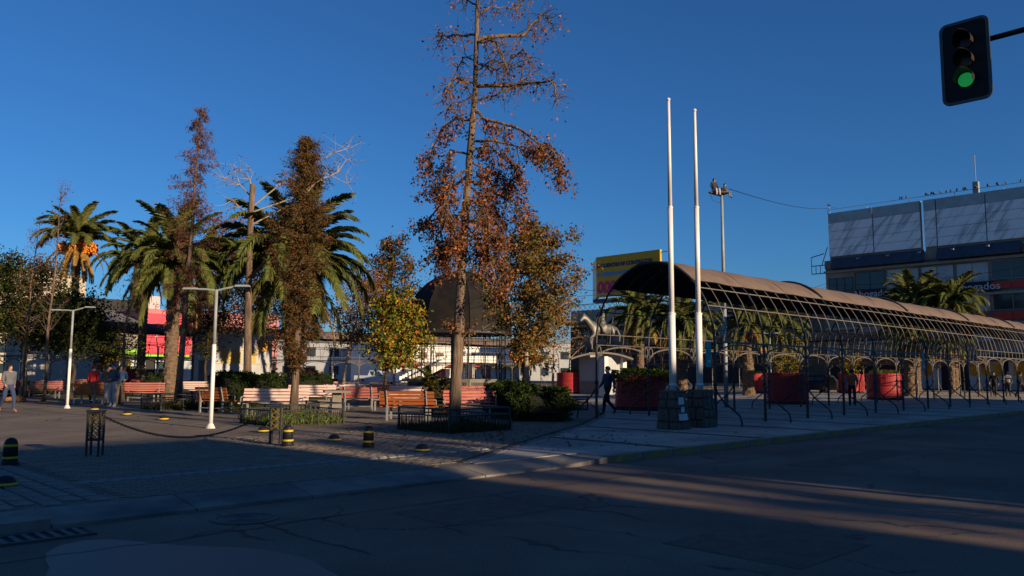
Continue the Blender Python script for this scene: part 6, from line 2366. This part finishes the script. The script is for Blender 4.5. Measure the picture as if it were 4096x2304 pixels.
# sleeping dog
dJ = dict(rump=((.25, 0, .14), (.13, .13)), mid=((.0, .02, .15), (.13, .14)), chest=((-.25, 0, .15), (.13, .14)), neck=((-.4, -.06, .13), .085), head=((-.5, -.14, .09), .075), nose=((-.56, -.26, .05), .035), ear=((-.46, -.2, .14), .02),
          t1=((.38, -.02, .08), .035), t2=((.36, -.26, .04), .025), f1=((-.3, -.2, .06), .045), f2=((-.32, -.42, .035), .03), g1=((-.2, -.18, .06), .045), g2=((-.16, -.38, .035), .03), h1=((.24, -.16, .1), .08), h2=((.06, -.26, .06), .05), h3=((.18, -.38, .035), .03))
dE = [('rump', 'mid'), ('mid', 'chest'), ('chest', 'neck'), ('neck', 'head'), ('head', 'nose'), ('head', 'ear'), ('rump', 't1'), ('t1', 't2'), ('chest', 'f1'), ('f1', 'f2'), ('chest', 'g1'), ('g1', 'g2'), ('rump', 'h1'), ('h1', 'h2'), ('h2', 'h3')]
q = G(68, 1606)
simple_grow('ginger dog lying asleep on the paving', 'dog', 'dog', dJ, dE, 'mid', (q.x, q.y, .01), rad(15), M('dog_coat', (.30, .13, .045), .9, .25, 6))

bpy.context.view_layer.update()
dg = bpy.context.evaluated_depsgraph_get()
grown = [(bpy.data.meshes.new_from_object(o.evaluated_get(dg)), o, pl) for o, pl in JOBS]
for tmp, o in TEXTS:
    o.data = bpy.data.meshes.new_from_object(tmp.evaluated_get(dg))
    o.data.name = 'lettering'
for tmp, o in TEXTS:
    bpy.data.objects.remove(tmp)
for me, o, pl in grown:
    me.name = 'body'
    pl(me, o)
for me, o, pl in grown:
    bpy.data.objects.remove(o)


# cars
def car(name, label, loc, rz, prof, cab, mat, wd=1.7, wb=(-1.25, 1.25), wr=.31):
    t = thing(name, label, 'car', loc, rz)
    MB().extr(prof, (0, 0, 0), (1, 0, 0), (0, 0, 1), (0, 1, 0), wd).build('body', mat, t)
    # cabin narrows towards the roof
    (x0, z0), (x1, z1), (x2, z2), (x3, z3) = cab
    w0, w1 = wd / 2 - .03, wd / 2 - .2
    vs = [(x0, -w0, z0), (x1, -w1, z1), (x2, -w1, z2), (x3, -w0, z3), (x0, w0, z0), (x1, w1, z1), (x2, w1, z2), (x3, w0, z3)]
    MB().add(vs, [(0, 1, 2, 3), (7, 6, 5, 4), (0, 4, 5, 1), (1, 5, 6, 2), (2, 6, 7, 3)]).build('cabin', mat, t)
    for s in (-1, 1):
        def sp(x, z):
            f = (z - z0) / (z1 - z0)
            return Vector((x, s * (w0 + (w1 - w0) * f + .006), z))
        zl, zh = z0 + .04, z1 - .06
        fx = lambda z, a, b, za, zb: a + (b - a) * (z - za) / (zb - za)
        xm = (x1 + x2) / 2
        for side_ in (0, 1):
            if side_ == 0:
                q4 = [sp(fx(zl, x0, x1, z0, z1) + .08, zl), sp(xm - .04, zl), sp(xm - .04, zh), sp(fx(zh, x0, x1, z0, z1) + .08, zh)]
            else:
                q4 = [sp(xm + .04, zl), sp(fx(zl, x3, x2, z3, z2) - .08, zl), sp(fx(zh, x3, x2, z3, z2) - .08, zh), sp(xm + .04, zh)]
            MB().add(q4, [(0, 1, 2, 3)]).build('side_window', GLASS, t)
        for x in wb:
            wo = MB().tube([(x, s * (wd / 2 - .19), wr), (x, s * (wd / 2 + .012), wr)], wr, 18).build('wheel', BLK, t)
            MB().tube([(x, s * (wd / 2 - .0), wr), (x, s * (wd / 2 + .02), wr)], wr * .62, 14).build('rim', STEEL, wo)
        MB().box((prof[0][0] - .005, s * (wd / 2 - .3), .66), (.06, .32, .14)).build('headlight', M('lamp_clear', (.6, .6, .58), .2), t)
        MB().box((prof[-1][0] + .01, s * (wd / 2 - .25), .72), (.06, .22, .18)).build('tail_light', M('lamp_red', (.3, .01, .01), .3), t)
    for a, b in (((x0, z0), (x1, z1)), ((x3, z3), (x2, z2))):
        e = .012 if a[0] > b[0] else -.012
        MB().add([(a[0] + e, -w0 + .12, a[1] + .03), (a[0] + e, w0 - .12, a[1] + .03), (b[0] + e, w1 - .08, b[1] - .03), (b[0] + e, -w1 + .08, b[1] - .03)], [(0, 1, 2, 3)]).build('windscreen', GLASS, t)
    return t


hatch = [(-1.95, .32), (-1.98, .62), (-1.85, .78), (-.95, .92), (1.7, .95), (1.9, .80), (1.92, .35), (1.55, .22), (-1.7, .22)]
pick = [(-2.4, .4), (-2.42, .8), (-2.3, .95), (-1.2, 1.02), (.4, 1.05), (2.4, 1.05), (2.4, .45), (2.2, .32), (-2.2, .32)]
q = at(3288, 66)
car('parked_car', 'dark hatchback parked behind the shaded planter', (q.x, q.y, .004), GRZ + math.pi, hatch, [(-1.05, .9), (-.35, 1.42), (1.1, 1.45), (1.75, .93)], M('car_dark', (.012, .014, .022), .25, .1, 2, spec=.5))
q = at(1510, 95)
car('pickup', 'pale pickup parked on the street behind the benches', (q.x, q.y, .004), rad(170), pick, [(-1.3, 1.0), (-.6, 1.62), (.55, 1.64), (.75, 1.03)], M('car_pale', (.50, .55, .60), .3, .06, 2, spec=.5), 1.8, (-1.5, 1.5), .36)
